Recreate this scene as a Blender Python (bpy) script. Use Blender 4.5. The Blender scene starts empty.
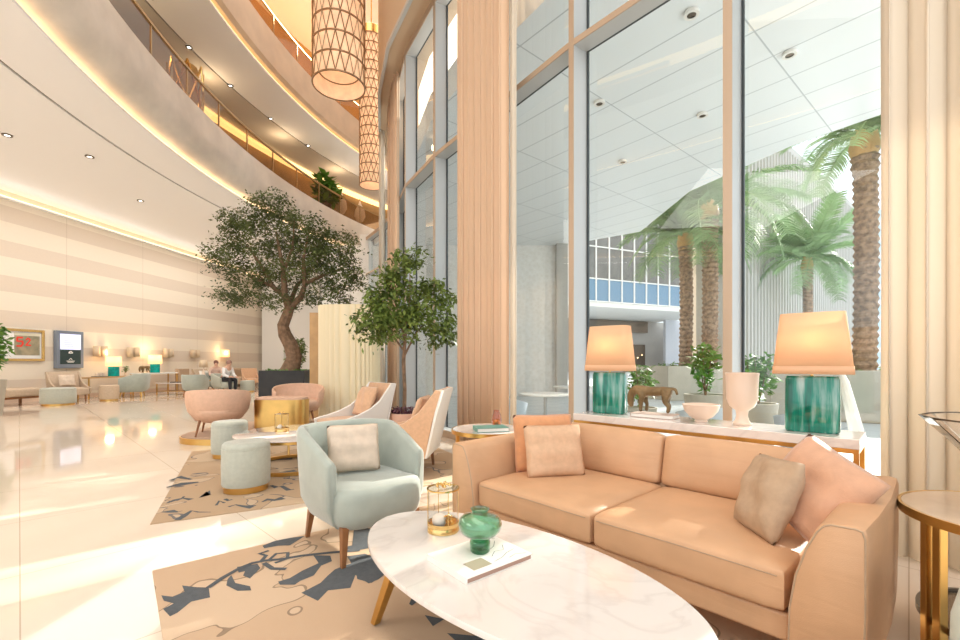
import bpy, bmesh, math, random
from mathutils import Vector, Matrix, Euler
R = math.radians
PI = math.pi
sin, cos = math.sin, math.cos
random.seed(7)
SC = bpy.context.scene
COL = SC.collection

# ------------------------------------------------------------------ camera, world, sun, exposure
cd = bpy.data.cameras.new('camera')
cam = bpy.data.objects.new('camera', cd)
COL.objects.link(cam)
cam.location = (0, 0, 1.2)
cam.rotation_euler = (R(90), 0, 0)
cd.sensor_width = 36
cd.lens = 445 / 960 * 36
cd.shift_y = 42 / 960
cd.clip_start = 0.02
cd.clip_end = 500
SC.camera = cam

w = bpy.data.worlds.new('daylight')
SC.world = w
w.use_nodes = True
bg = w.node_tree.nodes['Background']
bg.inputs[0].default_value = (0.90, 0.96, 1.0, 1)
bg.inputs[1].default_value = 1.6

SUN_ELEV = 24
sd = bpy.data.lights.new('sun', 'SUN')
sd.energy = 12
sd.angle = R(1.2)
sd.color = (1.0, 0.93, 0.82)
sun = bpy.data.objects.new('sun', sd)
COL.objects.link(sun)
sv = Vector((0.76 * cos(R(SUN_ELEV)), 0.65 * cos(R(SUN_ELEV)), sin(R(SUN_ELEV))))
sun.rotation_euler = sv.to_track_quat('Z', 'Y').to_euler()
sun.location = (20, 20, 15)


def area(name, loc, rot, size, energy, color, size_y=None):
    d = bpy.data.lights.new(name, 'AREA')
    d.energy = energy
    d.color = color
    d.size = size
    if size_y:
        d.shape = 'RECTANGLE'
        d.size_y = size_y
    o = bpy.data.objects.new(name, d)
    COL.objects.link(o)
    o.location = loc
    o.rotation_euler = rot
    return o


WARM = (1.0, 0.94, 0.87)
area('atrium_fill_light', (-2, 9, 15.6), (0, 0, 0), 8, 700, WARM, 16)  # large fill lamp added to brighten the atrium
area('atrium_fill_light', (-1, -1.5, 9.0), (0, 0, 0), 7, 180, WARM, 6)  # added fill hanging free above and behind the camera
area('gallery_fill_light', (-10.2, 13, 5.95), (0, 0, 0), 3, 400, (1, .97, .93), 16)  # added fill, lifts the lower ceiling by bounce off the floor
cove = area('wall_cove_light', (-13.0, 13, 5.55), (R(180), R(25), R(-5.6)), .12, 28, (1, .94, .86), 22)
area('gallery_fill_light', (-8, -1, 5.95), (0, 0, 0), 5, 300, (1, .97, .93), 5)  # second added fill, out of view behind the camera

SC.view_settings.view_transform = 'Standard'
SC.view_settings.look = 'None'
SC.view_settings.gamma = 1
SC.view_settings.use_curve_mapping = False
SC.view_settings.exposure = 0.12
SC.cycles.max_bounces = 8
SC.cycles.transparent_max_bounces = 16
SC.cycles.caustics_reflective = False
SC.cycles.caustics_refractive = False
SC.cycles.sample_clamp_indirect = 6


# ------------------------------------------------------------------ materials
def mat(name, col, rough=0.6, metal=0.0, noise=0.0, nscale=8, bump=0.0, bscale=200, emit=None, estr=0, trans=0, ior=1.45, col2=None, sheen=0, coat=0, sub=0):
    m = bpy.data.materials.new(name)
    m.use_nodes = True
    nt = m.node_tree
    b = nt.nodes['Principled BSDF']
    b.inputs['Base Color'].default_value = (*col, 1)
    b.inputs['Roughness'].default_value = rough
    b.inputs['Metallic'].default_value = metal
    b.inputs['IOR'].default_value = ior
    b.inputs['Transmission Weight'].default_value = trans
    if sheen:
        b.inputs['Sheen Weight'].default_value = sheen
    if coat:
        b.inputs['Coat Weight'].default_value = coat
        b.inputs['Coat Roughness'].default_value = 0.05
    tc = nt.nodes.new('ShaderNodeTexCoord')
    if noise:
        n = nt.nodes.new('ShaderNodeTexNoise')
        n.inputs['Scale'].default_value = nscale
        n.inputs['Detail'].default_value = 6
        nt.links.new(tc.outputs['Object'], n.inputs['Vector'])
        r = nt.nodes.new('ShaderNodeValToRGB')
        c2 = col2 or tuple(max(0, c * (1 - noise)) for c in col)
        r.color_ramp.elements[0].position = 0.35
        r.color_ramp.elements[1].position = 0.65
        r.color_ramp.elements[0].color = (*c2, 1)
        r.color_ramp.elements[1].color = (*col, 1)
        nt.links.new(n.outputs[0], r.inputs[0])
        nt.links.new(r.outputs[0], b.inputs['Base Color'])
    if bump:
        n = nt.nodes.new('ShaderNodeTexNoise')
        n.inputs['Scale'].default_value = bscale
        n.inputs['Detail'].default_value = 3
        nt.links.new(tc.outputs['Object'], n.inputs['Vector'])
        bp = nt.nodes.new('ShaderNodeBump')
        bp.inputs['Strength'].default_value = bump
        bp.inputs['Distance'].default_value = 0.01
        nt.links.new(n.outputs[0], bp.inputs['Height'])
        nt.links.new(bp.outputs[0], b.inputs['Normal'])
    if emit:
        b.inputs['Emission Color'].default_value = (*emit, 1)
        b.inputs['Emission Strength'].default_value = estr
    return m


def nodes(m):
    return m.node_tree, m.node_tree.nodes['Principled BSDF']


def math_n(nt, op, a, b=None, c=None):
    n = nt.nodes.new('ShaderNodeMath')
    n.operation = op
    for i, v in enumerate((a, b, c)):
        if v is None:
            continue
        if isinstance(v, (int, float)):
            n.inputs[i].default_value = v
        else:
            nt.links.new(v, n.inputs[i])
    return n.outputs[0]


def line_mask(nt, coord, period, width, off=0.0):
    f = math_n(nt, 'FRACT', math_n(nt, 'DIVIDE', math_n(nt, 'ADD', coord, off + 1000 * period), period))
    return math_n(nt, 'LESS_THAN', f, width / period)


def mix_col(nt, fac, c1, c2):
    mx = nt.nodes.new('ShaderNodeMix')
    mx.data_type = 'RGBA'
    nt.links.new(fac, mx.inputs[0])
    for sock, c in ((mx.inputs[6], c1), (mx.inputs[7], c2)):
        if isinstance(c, tuple):
            sock.default_value = (*c, 1)
        else:
            nt.links.new(c, sock)
    return mx.outputs[2]


def xyz(nt, rotz=0, kind='Object'):
    tc = nt.nodes.new('ShaderNodeTexCoord')
    mp = nt.nodes.new('ShaderNodeMapping')
    mp.inputs['Rotation'].default_value = (0, 0, rotz)
    nt.links.new(tc.outputs[kind], mp.inputs[0])
    s = nt.nodes.new('ShaderNodeSeparateXYZ')
    nt.links.new(mp.outputs[0], s.inputs[0])
    return s.outputs[0], s.outputs[1], s.outputs[2], mp.outputs[0]


def glass_mat(name, tint=(1, 1, 1), refl=1.0, rough=0.0):
    m = bpy.data.materials.new(name)
    m.use_nodes = True
    nt = m.node_tree
    nt.nodes.remove(nt.nodes['Principled BSDF'])
    out = nt.nodes['Material Output']
    t = nt.nodes.new('ShaderNodeBsdfTransparent')
    t.inputs[0].default_value = (*tint, 1)
    g = nt.nodes.new('ShaderNodeBsdfGlossy')
    g.inputs['Roughness'].default_value = rough
    lw = nt.nodes.new('ShaderNodeLayerWeight')
    lw.inputs[0].default_value = 0.5
    fz = math_n(nt, 'ADD', math_n(nt, 'MULTIPLY', math_n(nt, 'POWER', lw.outputs['Facing'], 4.0), 0.8), 0.035)
    mx = nt.nodes.new('ShaderNodeMixShader')
    nt.links.new(math_n(nt, 'MULTIPLY', fz, refl), mx.inputs[0])
    nt.links.new(t.outputs[0], mx.inputs[1])
    nt.links.new(g.outputs[0], mx.inputs[2])
    nt.links.new(mx.outputs[0], out.inputs[0])
    return m


def cloth_mat(name, col, transl=0.35, open_=0.0):
    m = bpy.data.materials.new(name)
    m.use_nodes = True
    nt = m.node_tree
    b = nt.nodes['Principled BSDF']
    b.inputs['Base Color'].default_value = (*col, 1)
    b.inputs['Roughness'].default_value = 0.9
    out = nt.nodes['Material Output']
    t = nt.nodes.new('ShaderNodeBsdfTranslucent')
    t.inputs[0].default_value = (*col, 1)
    mx = nt.nodes.new('ShaderNodeMixShader')
    mx.inputs[0].default_value = transl
    nt.links.new(b.outputs[0], mx.inputs[1])
    nt.links.new(t.outputs[0], mx.inputs[2])
    last = mx.outputs[0]
    if open_:
        tr = nt.nodes.new('ShaderNodeBsdfTransparent')
        m2 = nt.nodes.new('ShaderNodeMixShader')
        m2.inputs[0].default_value = open_
        nt.links.new(last, m2.inputs[1])
        nt.links.new(tr.outputs[0], m2.inputs[2])
        last = m2.outputs[0]
    nt.links.new(last, out.inputs[0])
    return m


sofa_f = mat('peach_leather', (0.67, 0.395, 0.222), 0.42, noise=0.10, nscale=5, bump=0.12, bscale=260)
nt_ = sofa_f.node_tree
_tc = nt_.nodes.new('ShaderNodeTexCoord'); _mp = nt_.nodes.new('ShaderNodeMapping'); _mp.inputs['Scale'].default_value = (1.5, 2.5, 9)
_nz = nt_.nodes.new('ShaderNodeTexNoise'); _nz.inputs['Scale'].default_value = 1.3; _nz.inputs['Detail'].default_value = 2; _nz.inputs['Distortion'].default_value = .6
nt_.links.new(_tc.outputs['Object'], _mp.inputs[0]); nt_.links.new(_mp.outputs[0], _nz.inputs['Vector'])
_bp = nt_.nodes.new('ShaderNodeBump'); _bp.inputs['Strength'].default_value = .22; _bp.inputs['Distance'].default_value = .02
nt_.links.new(_nz.outputs[0], _bp.inputs['Height'])
_old = nt_.nodes['Principled BSDF'].inputs['Normal'].links[0].from_socket
nt_.links.new(_old, _bp.inputs['Normal']); nt_.links.new(_bp.outputs[0], nt_.nodes['Principled BSDF'].inputs['Normal'])
peach_f = mat('peach_fabric', (0.74, 0.45, 0.27), 0.85, noise=0.1, nscale=30, bump=0.2, bscale=400, sheen=0.3)
orange_f = mat('apricot_fabric', (0.72, 0.33, 0.15), 0.8, noise=0.12, nscale=20, bump=0.2, bscale=300, sheen=0.3)
sand_f = mat('sand_fabric', (0.72, 0.46, 0.29), 0.85, noise=0.1, nscale=30, bump=0.25, bscale=300)
taupe_f = mat('taupe_fabric', (0.52, 0.36, 0.235), 0.85, noise=0.1, nscale=30, bump=0.25, bscale=300)
rose_f = mat('rose_fabric', (0.68, 0.37, 0.225), 0.6, noise=0.12, nscale=14, bump=0.2, bscale=150, sheen=0.5)
cream_f = mat('cream_fabric', (0.74, 0.60, 0.47), 0.85, noise=0.12, nscale=18, bump=0.25, bscale=300)
white_f = mat('white_leather', (0.86, 0.81, 0.74), 0.5, bump=0.1)
mint_f = mat('mint_velvet', (0.40, 0.435, 0.375), 0.7, noise=0.10, nscale=10, bump=0.15, bscale=300, sheen=0.5)
mintp_f = mat('pale_mint_fabric', (0.50, 0.51, 0.43), 0.85, noise=0.08, nscale=30, bump=0.15, bscale=400, sheen=0.3)
pink_f = mat('blush_fabric', (0.74, 0.47, 0.33), 0.75, noise=0.08, nscale=20, bump=0.1)
beige_f = mat('beige_fabric', (0.60, 0.46, 0.33), 0.85, noise=0.1, nscale=20)
gold = mat('brushed_gold', (0.76, 0.47, 0.15), 0.28, 1.0, noise=0.12, nscale=6)
brass = mat('brass', (0.80, 0.55, 0.22), 0.22, 1.0)
darkmetal = mat('bronze_metal', (0.16, 0.13, 0.10), 0.35, 0.9)
walnut = mat('walnut', (0.33, 0.14, 0.055), 0.4, noise=0.3, nscale=12)
wood = mat('oak_wood', (0.62, 0.38, 0.17), 0.45, noise=0.15, nscale=5)
teal = mat('teal_glaze', (0.0, 0.30, 0.24), 0.08, noise=0.9, nscale=9, col2=(0.04, 0.20, 0.12), coat=0.6)
shade_m = None
leaf_m = mat('leaf', (0.20, 0.28, 0.055), 0.55, noise=0.6, nscale=3)
olive_m = mat('olive_leaf', (0.15, 0.19, 0.06), 0.6, noise=0.55, nscale=2.5)
palm_m = mat('palm_leaf', (0.30, 0.46, 0.22), 0.6, noise=0.3, nscale=2)
bush_m = mat('shrub_leaf', (0.16, 0.36, 0.05), 0.5, noise=0.4, nscale=5)
bark = mat('bark', (0.28, 0.17, 0.10), 0.85, noise=0.45, nscale=14, bump=0.6, bscale=30)
palmbark = mat('palm_bark', (0.42, 0.29, 0.20), 0.9, noise=0.55, nscale=9, bump=0.8, bscale=20)
soil = mat('soil', (0.10, 0.065, 0.04), 0.95, noise=0.4, nscale=30)
stone = mat('white_stone', (0.50, 0.485, 0.455), 0.6, noise=0.05, nscale=6)
planter_m = mat('planter_stone', (0.50, 0.46, 0.38), 0.7, noise=0.08, nscale=3)
terracotta = mat('terracotta', (0.78, 0.46, 0.32), 0.6, noise=0.06, nscale=10)
purple = mat('purple_leaf', (0.20, 0.07, 0.10), 0.6, noise=0.4, nscale=20)
alu = mat('window_aluminium', (0.52, 0.53, 0.53), 0.4, 0.25)
alu_reflect = mat('mullion_warm_reflection', (0.50, 0.38, 0.28), 0.45, 0.3)  # warm reflection on the inner faces, put in as tan colour
gasket = mat('gasket', (0.05, 0.06, 0.065), 0.5)
white_p = mat('white_paint', (0.86, 0.84, 0.80), 0.7)
ceil_m = mat('ceiling_paint', (0.95, 0.95, 0.96), 0.8)
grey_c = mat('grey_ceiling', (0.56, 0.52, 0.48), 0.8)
groove = mat('groove', (0.22, 0.18, 0.15), 0.8)
fascia_m = mat('fascia_plaster', (0.82, 0.75, 0.67), 0.6, noise=0.16, nscale=1.6)
warmwall = mat('warm_wall', (0.72, 0.42, 0.15), 0.6, noise=0.15, nscale=0.6)
tanwall = mat('tan_plaster', (0.60, 0.44, 0.30), 0.6, noise=0.05, nscale=1)
brownwall = mat('brown_panelling', (0.42, 0.26, 0.12), 0.5, noise=0.35, nscale=1.2)
led = mat('led_strip', (1, 0.8, 0.5), 0.5, emit=(1.0, 0.68, 0.38), estr=3.0)
led_soft = mat('led_strip_gold', (1, 0.7, 0.35), 0.5, emit=(1.0, 0.66, 0.28), estr=2.0)
lampglow = mat('downlight_lens', (1, 0.95, 0.85), 0.4, emit=(1, 0.93, 0.8), estr=6)
darkstone = mat('dark_stone', (0.028, 0.024, 0.02), 0.35, noise=0.4, nscale=5, bump=0.1, bscale=8)
bronze = mat('horse_bronze', (0.24, 0.155, 0.07), 0.45, 0.35, noise=0.35, nscale=15, bump=0.5, bscale=60)
peach_c = mat('peach_ceramic', (0.82, 0.64, 0.51), 0.35)
white_c = mat('white_ceramic', (0.86, 0.72, 0.60), 0.35)
dark_line = mat('dark_print', (0.08, 0.07, 0.07), 0.6)
book_t = mat('teal_book_cloth', (0.16, 0.33, 0.27), 0.7, noise=0.1)
paper = mat('paper', (0.86, 0.82, 0.76), 0.8)
paper_s = mat('peach_page_edge', (0.80, 0.56, 0.44), 0.8)
clear = glass_mat('clear_glass', (0.98, 0.99, 0.98), 1.0)
pane_m = glass_mat('window_glass', (0.965, 0.985, 0.99), 0.9)
smoke = glass_mat('smoked_glass', (0.55, 0.50, 0.45), 1.0)
balglass = glass_mat('balustrade_glass', (0.80, 0.72, 0.62), 0.4)
green_g = glass_mat('green_glass', (0.66, 0.87, 0.76), 2.2)
green_d = glass_mat('green_glass_base', (0.36, 0.70, 0.52), 2.2)
amber_g = glass_mat('rose_glass', (0.94, 0.76, 0.68), 2.0)
drape = cloth_mat('peach_drape', (0.80, 0.57, 0.39), 0.13)
sheer = cloth_mat('white_sheer', (0.86, 0.76, 0.63), 0.24, 0.05)
skin_m = mat('skin', (0.66, 0.40, 0.29), 0.6)
hair_a = mat('auburn_hair', (0.20, 0.08, 0.06), 0.7)
hair_b = mat('brown_hair', (0.34, 0.19, 0.15), 0.7)
shirt = mat('white_cloth', (0.86, 0.84, 0.82), 0.85)
shirt_b = mat('pale_pink_cloth', (0.74, 0.52, 0.42), 0.85)
trouser = mat('black_cloth', (0.03, 0.03, 0.035), 0.8)

nt, b = nodes(teal)
x_, y_, z_, v_ = xyz(nt)
mp_ = nt.nodes.new('ShaderNodeMapping'); mp_.inputs['Scale'].default_value = (16, 16, 1.6)
nt.links.new(v_, mp_.inputs[0])
n1 = nt.nodes.new('ShaderNodeTexNoise'); n1.inputs['Scale'].default_value = 1.6; n1.inputs['Detail'].default_value = 7
nt.links.new(mp_.outputs[0], n1.inputs['Vector'])
rp_ = nt.nodes.new('ShaderNodeValToRGB')
for e_, (p_, c_) in zip((rp_.color_ramp.elements[0], rp_.color_ramp.elements[1], rp_.color_ramp.elements.new(.5)), ((.36, (0.0, .10, .065, 1)), (.68, (.12, .34, .17, 1)), (.5, (0.0, .22, .15, 1)))):
    e_.position = p_; e_.color = c_
nt.links.new(n1.outputs[0], rp_.inputs[0])
nt.links.new(rp_.outputs[0], b.inputs['Base Color'])

# marble
marble = mat('white_marble', (0.86, 0.80, 0.75), 0.07, coat=0.6)
nt, b = nodes(marble)
x_, y_, z_, v_ = xyz(nt)
n1 = nt.nodes.new('ShaderNodeTexNoise'); n1.inputs['Scale'].default_value = 2.2; n1.inputs['Detail'].default_value = 8; n1.inputs['Distortion'].default_value = 1.6
nt.links.new(v_, n1.inputs['Vector'])
vein = math_n(nt, 'SUBTRACT', 1.0, math_n(nt, 'MULTIPLY', math_n(nt, 'ABSOLUTE', math_n(nt, 'SUBTRACT', n1.outputs[0], 0.5)), 22))
vein = math_n(nt, 'MAXIMUM', vein, 0.0)
vein = math_n(nt, 'MULTIPLY', vein, 0.3)
nt.links.new(mix_col(nt, vein, (0.79, 0.72, 0.67), (0.56, 0.48, 0.44)), b.inputs['Base Color'])

peach_reflect_marble = mat('peach_reflect_marble', (0.82, 0.62, 0.46), 0.15, noise=0.12, nscale=5, coat=0.3)  # warm reflection on the table top, put into the marble colour
# lobby floor
floor_m = mat('polished_floor', (0.8, 0.66, 0.5), 0.05)
nt, b = nodes(floor_m)
x_, y_, z_, v_ = xyz(nt, R(-46))
n1 = nt.nodes.new('ShaderNodeTexNoise'); n1.inputs['Scale'].default_value = 0.9; n1.inputs['Detail'].default_value = 7
nt.links.new(v_, n1.inputs['Vector'])
base = mix_col(nt, n1.outputs[0], (0.82, 0.70, 0.58), (0.75, 0.62, 0.49))
ln = math_n(nt, 'MAXIMUM', line_mask(nt, x_, 1.2, 0.006), line_mask(nt, y_, 1.2, 0.006))
nt.links.new(mix_col(nt, math_n(nt, 'MULTIPLY', ln, 0.6), base, (0.40, 0.28, 0.18)), b.inputs['Base Color'])

# striped wall
strip_m = mat('striped_wallcovering', (0.8, 0.7, 0.55), 0.6)
nt, b = nodes(strip_m)
x_, y_, z_, v_ = xyz(nt)
s = math_n(nt, 'LESS_THAN', math_n(nt, 'FRACT', math_n(nt, 'DIVIDE', math_n(nt, 'ADD', z_, 0.78), 1.0)), 0.46)
n1 = nt.nodes.new('ShaderNodeTexNoise'); n1.inputs['Scale'].default_value = 14
nt.links.new(v_, n1.inputs['Vector'])
fac = math_n(nt, 'ADD', math_n(nt, 'MULTIPLY', s, 0.85), math_n(nt, 'MULTIPLY', n1.outputs[0], 0.2))
col = mix_col(nt, fac, (0.87, 0.77, 0.63), (0.74, 0.62, 0.50))
pl = line_mask(nt, y_, 2.9, 0.02)
nt.links.new(mix_col(nt, math_n(nt, 'MULTIPLY', pl, 0.35), col, (0.45, 0.33, 0.22)), b.inputs['Base Color'])

# canopy panels
canopy_m = mat('canopy_panels', (0.8, 0.85, 0.87), 0.35)
nt, b = nodes(canopy_m)
x_, y_, z_, v_ = xyz(nt, R(50))
ln = math_n(nt, 'MAXIMUM', line_mask(nt, x_, 2.4, 0.022), line_mask(nt, y_, 0.8, 0.022))
nt.links.new(mix_col(nt, ln, (0.84, 0.88, 0.90), (0.50, 0.55, 0.58)), b.inputs['Base Color'])

# paving
pave = mat('outdoor_paving', (0.72, 0.74, 0.74), 0.5)
nt, b = nodes(pave)
x_, y_, z_, v_ = xyz(nt, R(-40))
ln = math_n(nt, 'MAXIMUM', line_mask(nt, x_, 1.5, 0.03), line_mask(nt, y_, 0.75, 0.03))
nt.links.new(mix_col(nt, ln, (0.66, 0.69, 0.70), (0.42, 0.46, 0.49)), b.inputs['Base Color'])

# glazed band
band_m = mat('curtain_wall', (0.3, 0.4, 0.5), 0.1)
nt, b = nodes(band_m)
x_, y_, z_, v_ = xyz(nt)
low = math_n(nt, 'LESS_THAN', z_, 2.4)
n1 = nt.nodes.new('ShaderNodeTexNoise'); n1.inputs['Scale'].default_value = 0.8
nt.links.new(v_, n1.inputs['Vector'])
up = mix_col(nt, n1.outputs[0], (0.10, 0.10, 0.09), (0.26, 0.25, 0.23))
nt.links.new(mix_col(nt, low, up, (0.18, 0.30, 0.42)), b.inputs['Base Color'])

# mosaic wall outside
mosaic = mat('mosaic_wall', (0.8, 0.78, 0.72), 0.7)
nt, b = nodes(mosaic)
x_, y_, z_, v_ = xyz(nt)
vo = nt.nodes.new('ShaderNodeTexVoronoi'); vo.inputs['Scale'].default_value = 7
nt.links.new(v_, vo.inputs['Vector'])
nt.links.new(mix_col(nt, vo.outputs['Distance'], (0.80, 0.78, 0.73), (0.92, 0.91, 0.88)), b.inputs['Base Color'])


def rug_mat(name, c1, c2, cl, sc):
    m = mat(name, c1, 0.95)
    nt, b = nodes(m)
    x_, y_, z_, v_ = xyz(nt)
    a = nt.nodes.new('ShaderNodeTexNoise'); a.inputs['Scale'].default_value = sc; a.inputs['Detail'].default_value = 2; a.inputs['Distortion'].default_value = 1.2
    nt.links.new(v_, a.inputs['Vector'])
    base = mix_col(nt, math_n(nt, 'MULTIPLY', math_n(nt, 'GREATER_THAN', a.outputs[0], 0.52), 0.8), c1, c2)
    ln = math_n(nt, 'LESS_THAN', math_n(nt, 'ABSOLUTE', math_n(nt, 'SUBTRACT', a.outputs[0], 0.52)), 0.006)
    col = mix_col(nt, math_n(nt, 'MULTIPLY', ln, 0.8), base, cl)
    nt.links.new(col, b.inputs['Base Color'])
    n = nt.nodes.new('ShaderNodeTexNoise'); n.inputs['Scale'].default_value = 300
    nt.links.new(v_, n.inputs['Vector'])
    bp = nt.nodes.new('ShaderNodeBump'); bp.inputs['Strength'].default_value = 0.4; bp.inputs['Distance'].default_value = 0.01
    nt.links.new(n.outputs[0], bp.inputs['Height']); nt.links.new(bp.outputs[0], b.inputs['Normal'])
    return m


rug1_m = rug_mat('tan_rug', (0.62, 0.43, 0.28), (0.70, 0.52, 0.36), (0.25, 0.17, 0.11), 1.3)
rug2_m = rug_mat('brown_rug', (0.50, 0.35, 0.22), (0.62, 0.47, 0.32), (0.10, 0.11, 0.13), 1.8)
rugdark = mat('slate_pile', (0.115, 0.125, 0.135), 0.95, noise=0.15, nscale=40, bump=0.4, bscale=300)


def lampshade_mat(name, col, estr):
    m = cloth_mat(name, col, 0.5)
    nt, b = nodes(m)
    x_, y_, z_, v_ = xyz(nt)
    b.inputs['Emission Color'].default_value = (1.0, 0.62, 0.27, 1)
    b.inputs['Emission Strength'].default_value = estr
    return m


shade_m = lampshade_mat('lit_shade', (0.86, 0.62, 0.43), 0.20)
far_shade_m = lampshade_mat('lit_far_shade', (0.92, 0.80, 0.64), 1.3)


# ------------------------------------------------------------------ mesh helpers
class M:
    def __init__(s):
        s.v = []; s.f = []; s.mi = []; s.X = Matrix(); s.m = 0

    def add(s, vs, fs):
        o = len(s.v)
        s.v += [s.X @ Vector(v) for v in vs]
        s.f += [tuple(i + o for i in f) for f in fs]
        s.mi += [s.m] * len(fs)
        return s

    def box(s, x0, x1, y0, y1, z0, z1):
        return s.add([(x0, y0, z0), (x1, y0, z0), (x1, y1, z0), (x0, y1, z0), (x0, y0, z1), (x1, y0, z1), (x1, y1, z1), (x0, y1, z1)],
                     [(3, 2, 1, 0), (4, 5, 6, 7), (0, 1, 5, 4), (1, 2, 6, 5), (2, 3, 7, 6), (3, 0, 4, 7)])

    def loft(s, rings, closed=True, cap=True, wrap=False):
        n = len(rings[0]); vs = [p for r in rings for p in r]; fs = []
        k = len(rings)
        for i in range(k if wrap else k - 1):
            a, b_ = i * n, ((i + 1) % k) * n
            for j in range(n if closed else n - 1):
                j2 = (j + 1) % n
                fs.append((a + j, a + j2, b_ + j2, b_ + j))
        if cap and closed and not wrap:
            fs.append(tuple(range(n))[::-1]); fs.append(tuple((k - 1) * n + j for j in range(n)))
        return s.add(vs, fs)

    def lathe(s, prof, seg=32, cx=0, cy=0, sx=1, sy=1, cap=True):
        return s.loft([[(cx + r * sx * cos(2 * PI * j / seg), cy + r * sy * sin(2 * PI * j / seg), z) for j in range(seg)] for r, z in prof], cap=cap)

    def tube(s, path, rad, seg=8, cap=True):
        P = [Vector(p) for p in path]; rings = []
        up = Vector((0, 0, 1))
        for i, p in enumerate(P):
            d = (P[min(i + 1, len(P) - 1)] - P[max(i - 1, 0)]).normalized()
            if i == 0:
                a = d.cross(up)
                if a.length < 0.05:
                    a = d.cross(Vector((1, 0, 0)))
            else:
                a = a - d * a.dot(d)
            a.normalize(); b_ = d.cross(a)
            r = rad[i] if isinstance(rad, (list, tuple)) else rad
            rings.append([tuple(p + a * r * cos(2 * PI * j / seg) + b_ * r * sin(2 * PI * j / seg)) for j in range(seg)])
        return s.loft(rings, cap=cap)

    def prism(s, poly, z0, z1):
        n = len(poly)
        return s.loft([[(x, y, z0) for x, y in poly], [(x, y, z1) for x, y in poly]])

    def grid(s, fn, nu, nv):
        vs = [fn(i / nu, j / nv) for i in range(nu + 1) for j in range(nv + 1)]
        return s.add(vs, [(i * (nv + 1) + j, (i + 1) * (nv + 1) + j, (i + 1) * (nv + 1) + j + 1, i * (nv + 1) + j + 1) for i in range(nu) for j in range(nv)])

    def build(s, name, mats, parent=None, loc=(0, 0, 0), rot=(0, 0, 0), bevel=0, sub=0, smooth=True, solid=0, ang=35, norm=True):
        me = bpy.data.meshes.new(name)
        me.from_pydata([tuple(v) for v in s.v], [], s.f)
        if not isinstance(mats, (list, tuple)):
            mats = [mats]
        for m_ in mats:
            me.materials.append(m_)
        if len(mats) > 1:
            me.polygons.foreach_set('material_index', s.mi)
        if norm:
            bm = bmesh.new(); bm.from_mesh(me); bmesh.ops.recalc_face_normals(bm, faces=bm.faces); bm.to_mesh(me); bm.free()
        if smooth:
            me.polygons.foreach_set('use_smooth', [True] * len(me.polygons))
            if not sub:
                me.set_sharp_from_angle(angle=R(ang))
        o = bpy.data.objects.new(name, me); COL.objects.link(o)
        o.location = loc; o.rotation_euler = rot
        if parent:
            o.parent = parent
        if solid:
            q = o.modifiers.new('solid', 'SOLIDIFY'); q.thickness = solid; q.offset = 0
        if bevel:
            q = o.modifiers.new('bevel', 'BEVEL'); q.width = bevel; q.segments = 3; q.limit_method = 'ANGLE'; q.angle_limit = R(40)
        if sub:
            q = o.modifiers.new('sub', 'SUBSURF'); q.levels = sub; q.render_levels = sub
        return o


def thing(name, label, cat, loc=(0, 0, 0), rz=0, group=None):
    o = bpy.data.objects.new(name, None); COL.objects.link(o)
    o.empty_display_size = 0.1
    o.location = loc; o.rotation_euler = (0, 0, rz)
    return tag(o, label, cat, group)


def tag(o, label=None, cat=None, group=None, kind=None):
    if label: o['label'] = label
    if cat: o['category'] = cat
    if group: o['group'] = group
    if kind: o['kind'] = kind
    return o


def struct(m, name, mats, **k):
    return tag(m.build(name, mats, **k), kind='structure')


def copy_tree(o, parent=None):
    c = o.copy(); COL.objects.link(c); c.parent = parent
    for ch in list(o.children):
        copy_tree(ch, c)
    return c


def relabel(o, label, group=None):
    o['label'] = label
    if group: o['group'] = group
    return o


def soft_box(x0, x1, y0, y1, z0, z1, r, puff=0.0, n=10):
    """rounded upholstery block: superellipsoid-like box with a crowned top"""
    m = M()
    cx, cy, cz = (x0 + x1) / 2, (y0 + y1) / 2, (z0 + z1) / 2
    hx, hy, hz = (x1 - x0) / 2, (y1 - y0) / 2, (z1 - z0) / 2
    bm = bmesh.new()
    bmesh.ops.create_cube(bm, size=2)
    bmesh.ops.subdivide_edges(bm, edges=bm.edges, cuts=n, use_grid_fill=True)
    for v in bm.verts:
        c = v.co
        # remap so that a share of the grid falls inside the rounding radius
        q = []
        for a, h in ((c.x, hx), (c.y, hy), (c.z, hz)):
            f = min(0.9, r / h * 1.0)
            t = abs(a); u = t
            q.append(math.copysign(u, a) * h)
        p = Vector(q)
        inner = Vector([max(-h + r, min(h - r, p_)) for p_, h in zip(p, (hx, hy, hz))])
        d = p - inner
        if d.length > 1e-9:
            p = inner + d.normalized() * r
        if puff:
            k = max(0, 1 - (p.x / hx) ** 2) * max(0, 1 - (p.y / hy) ** 2)
            if c.z > 0:
                p.z += puff * k
        v.co = p + Vector((cx, cy, cz))
    bm.verts.index_update()
    m.add([tuple(v.co) for v in bm.verts], [tuple(v.index for v in f.verts) for f in bm.faces])
    bm.free()
    return m


def pillow_mesh(w_, h_, t, seed=0, n=14):
    rnd = random.Random(seed)
    ph = [rnd.uniform(0, 6) for _ in range(4)]
    m = M()
    for sgn in (-1, 1):
        def fn(u, v):
            a, c = 2 * u - 1, 2 * v - 1
            e = (max(0, (1 - abs(a) ** 2.6)) * max(0, (1 - abs(c) ** 2.6))) ** 0.62
            px = a * w_ / 2 * (1 - 0.07 * (1 - c * c) * abs(a) ** 4)
            pz = c * h_ / 2 * (1 - 0.07 * (1 - a * a) * abs(c) ** 4)
            kk = 1 - 0.06 * (a * c) ** 4; px *= kk; pz *= kk
            wr = 0.010 * sin(6 * a + ph[0] + 3 * c) * e + 0.007 * sin(9 * c + ph[1]) * e
            return (px, sgn * (t / 2 * e + 0.002) + wr, pz)
        m.grid(fn, n, n)
    return m


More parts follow.
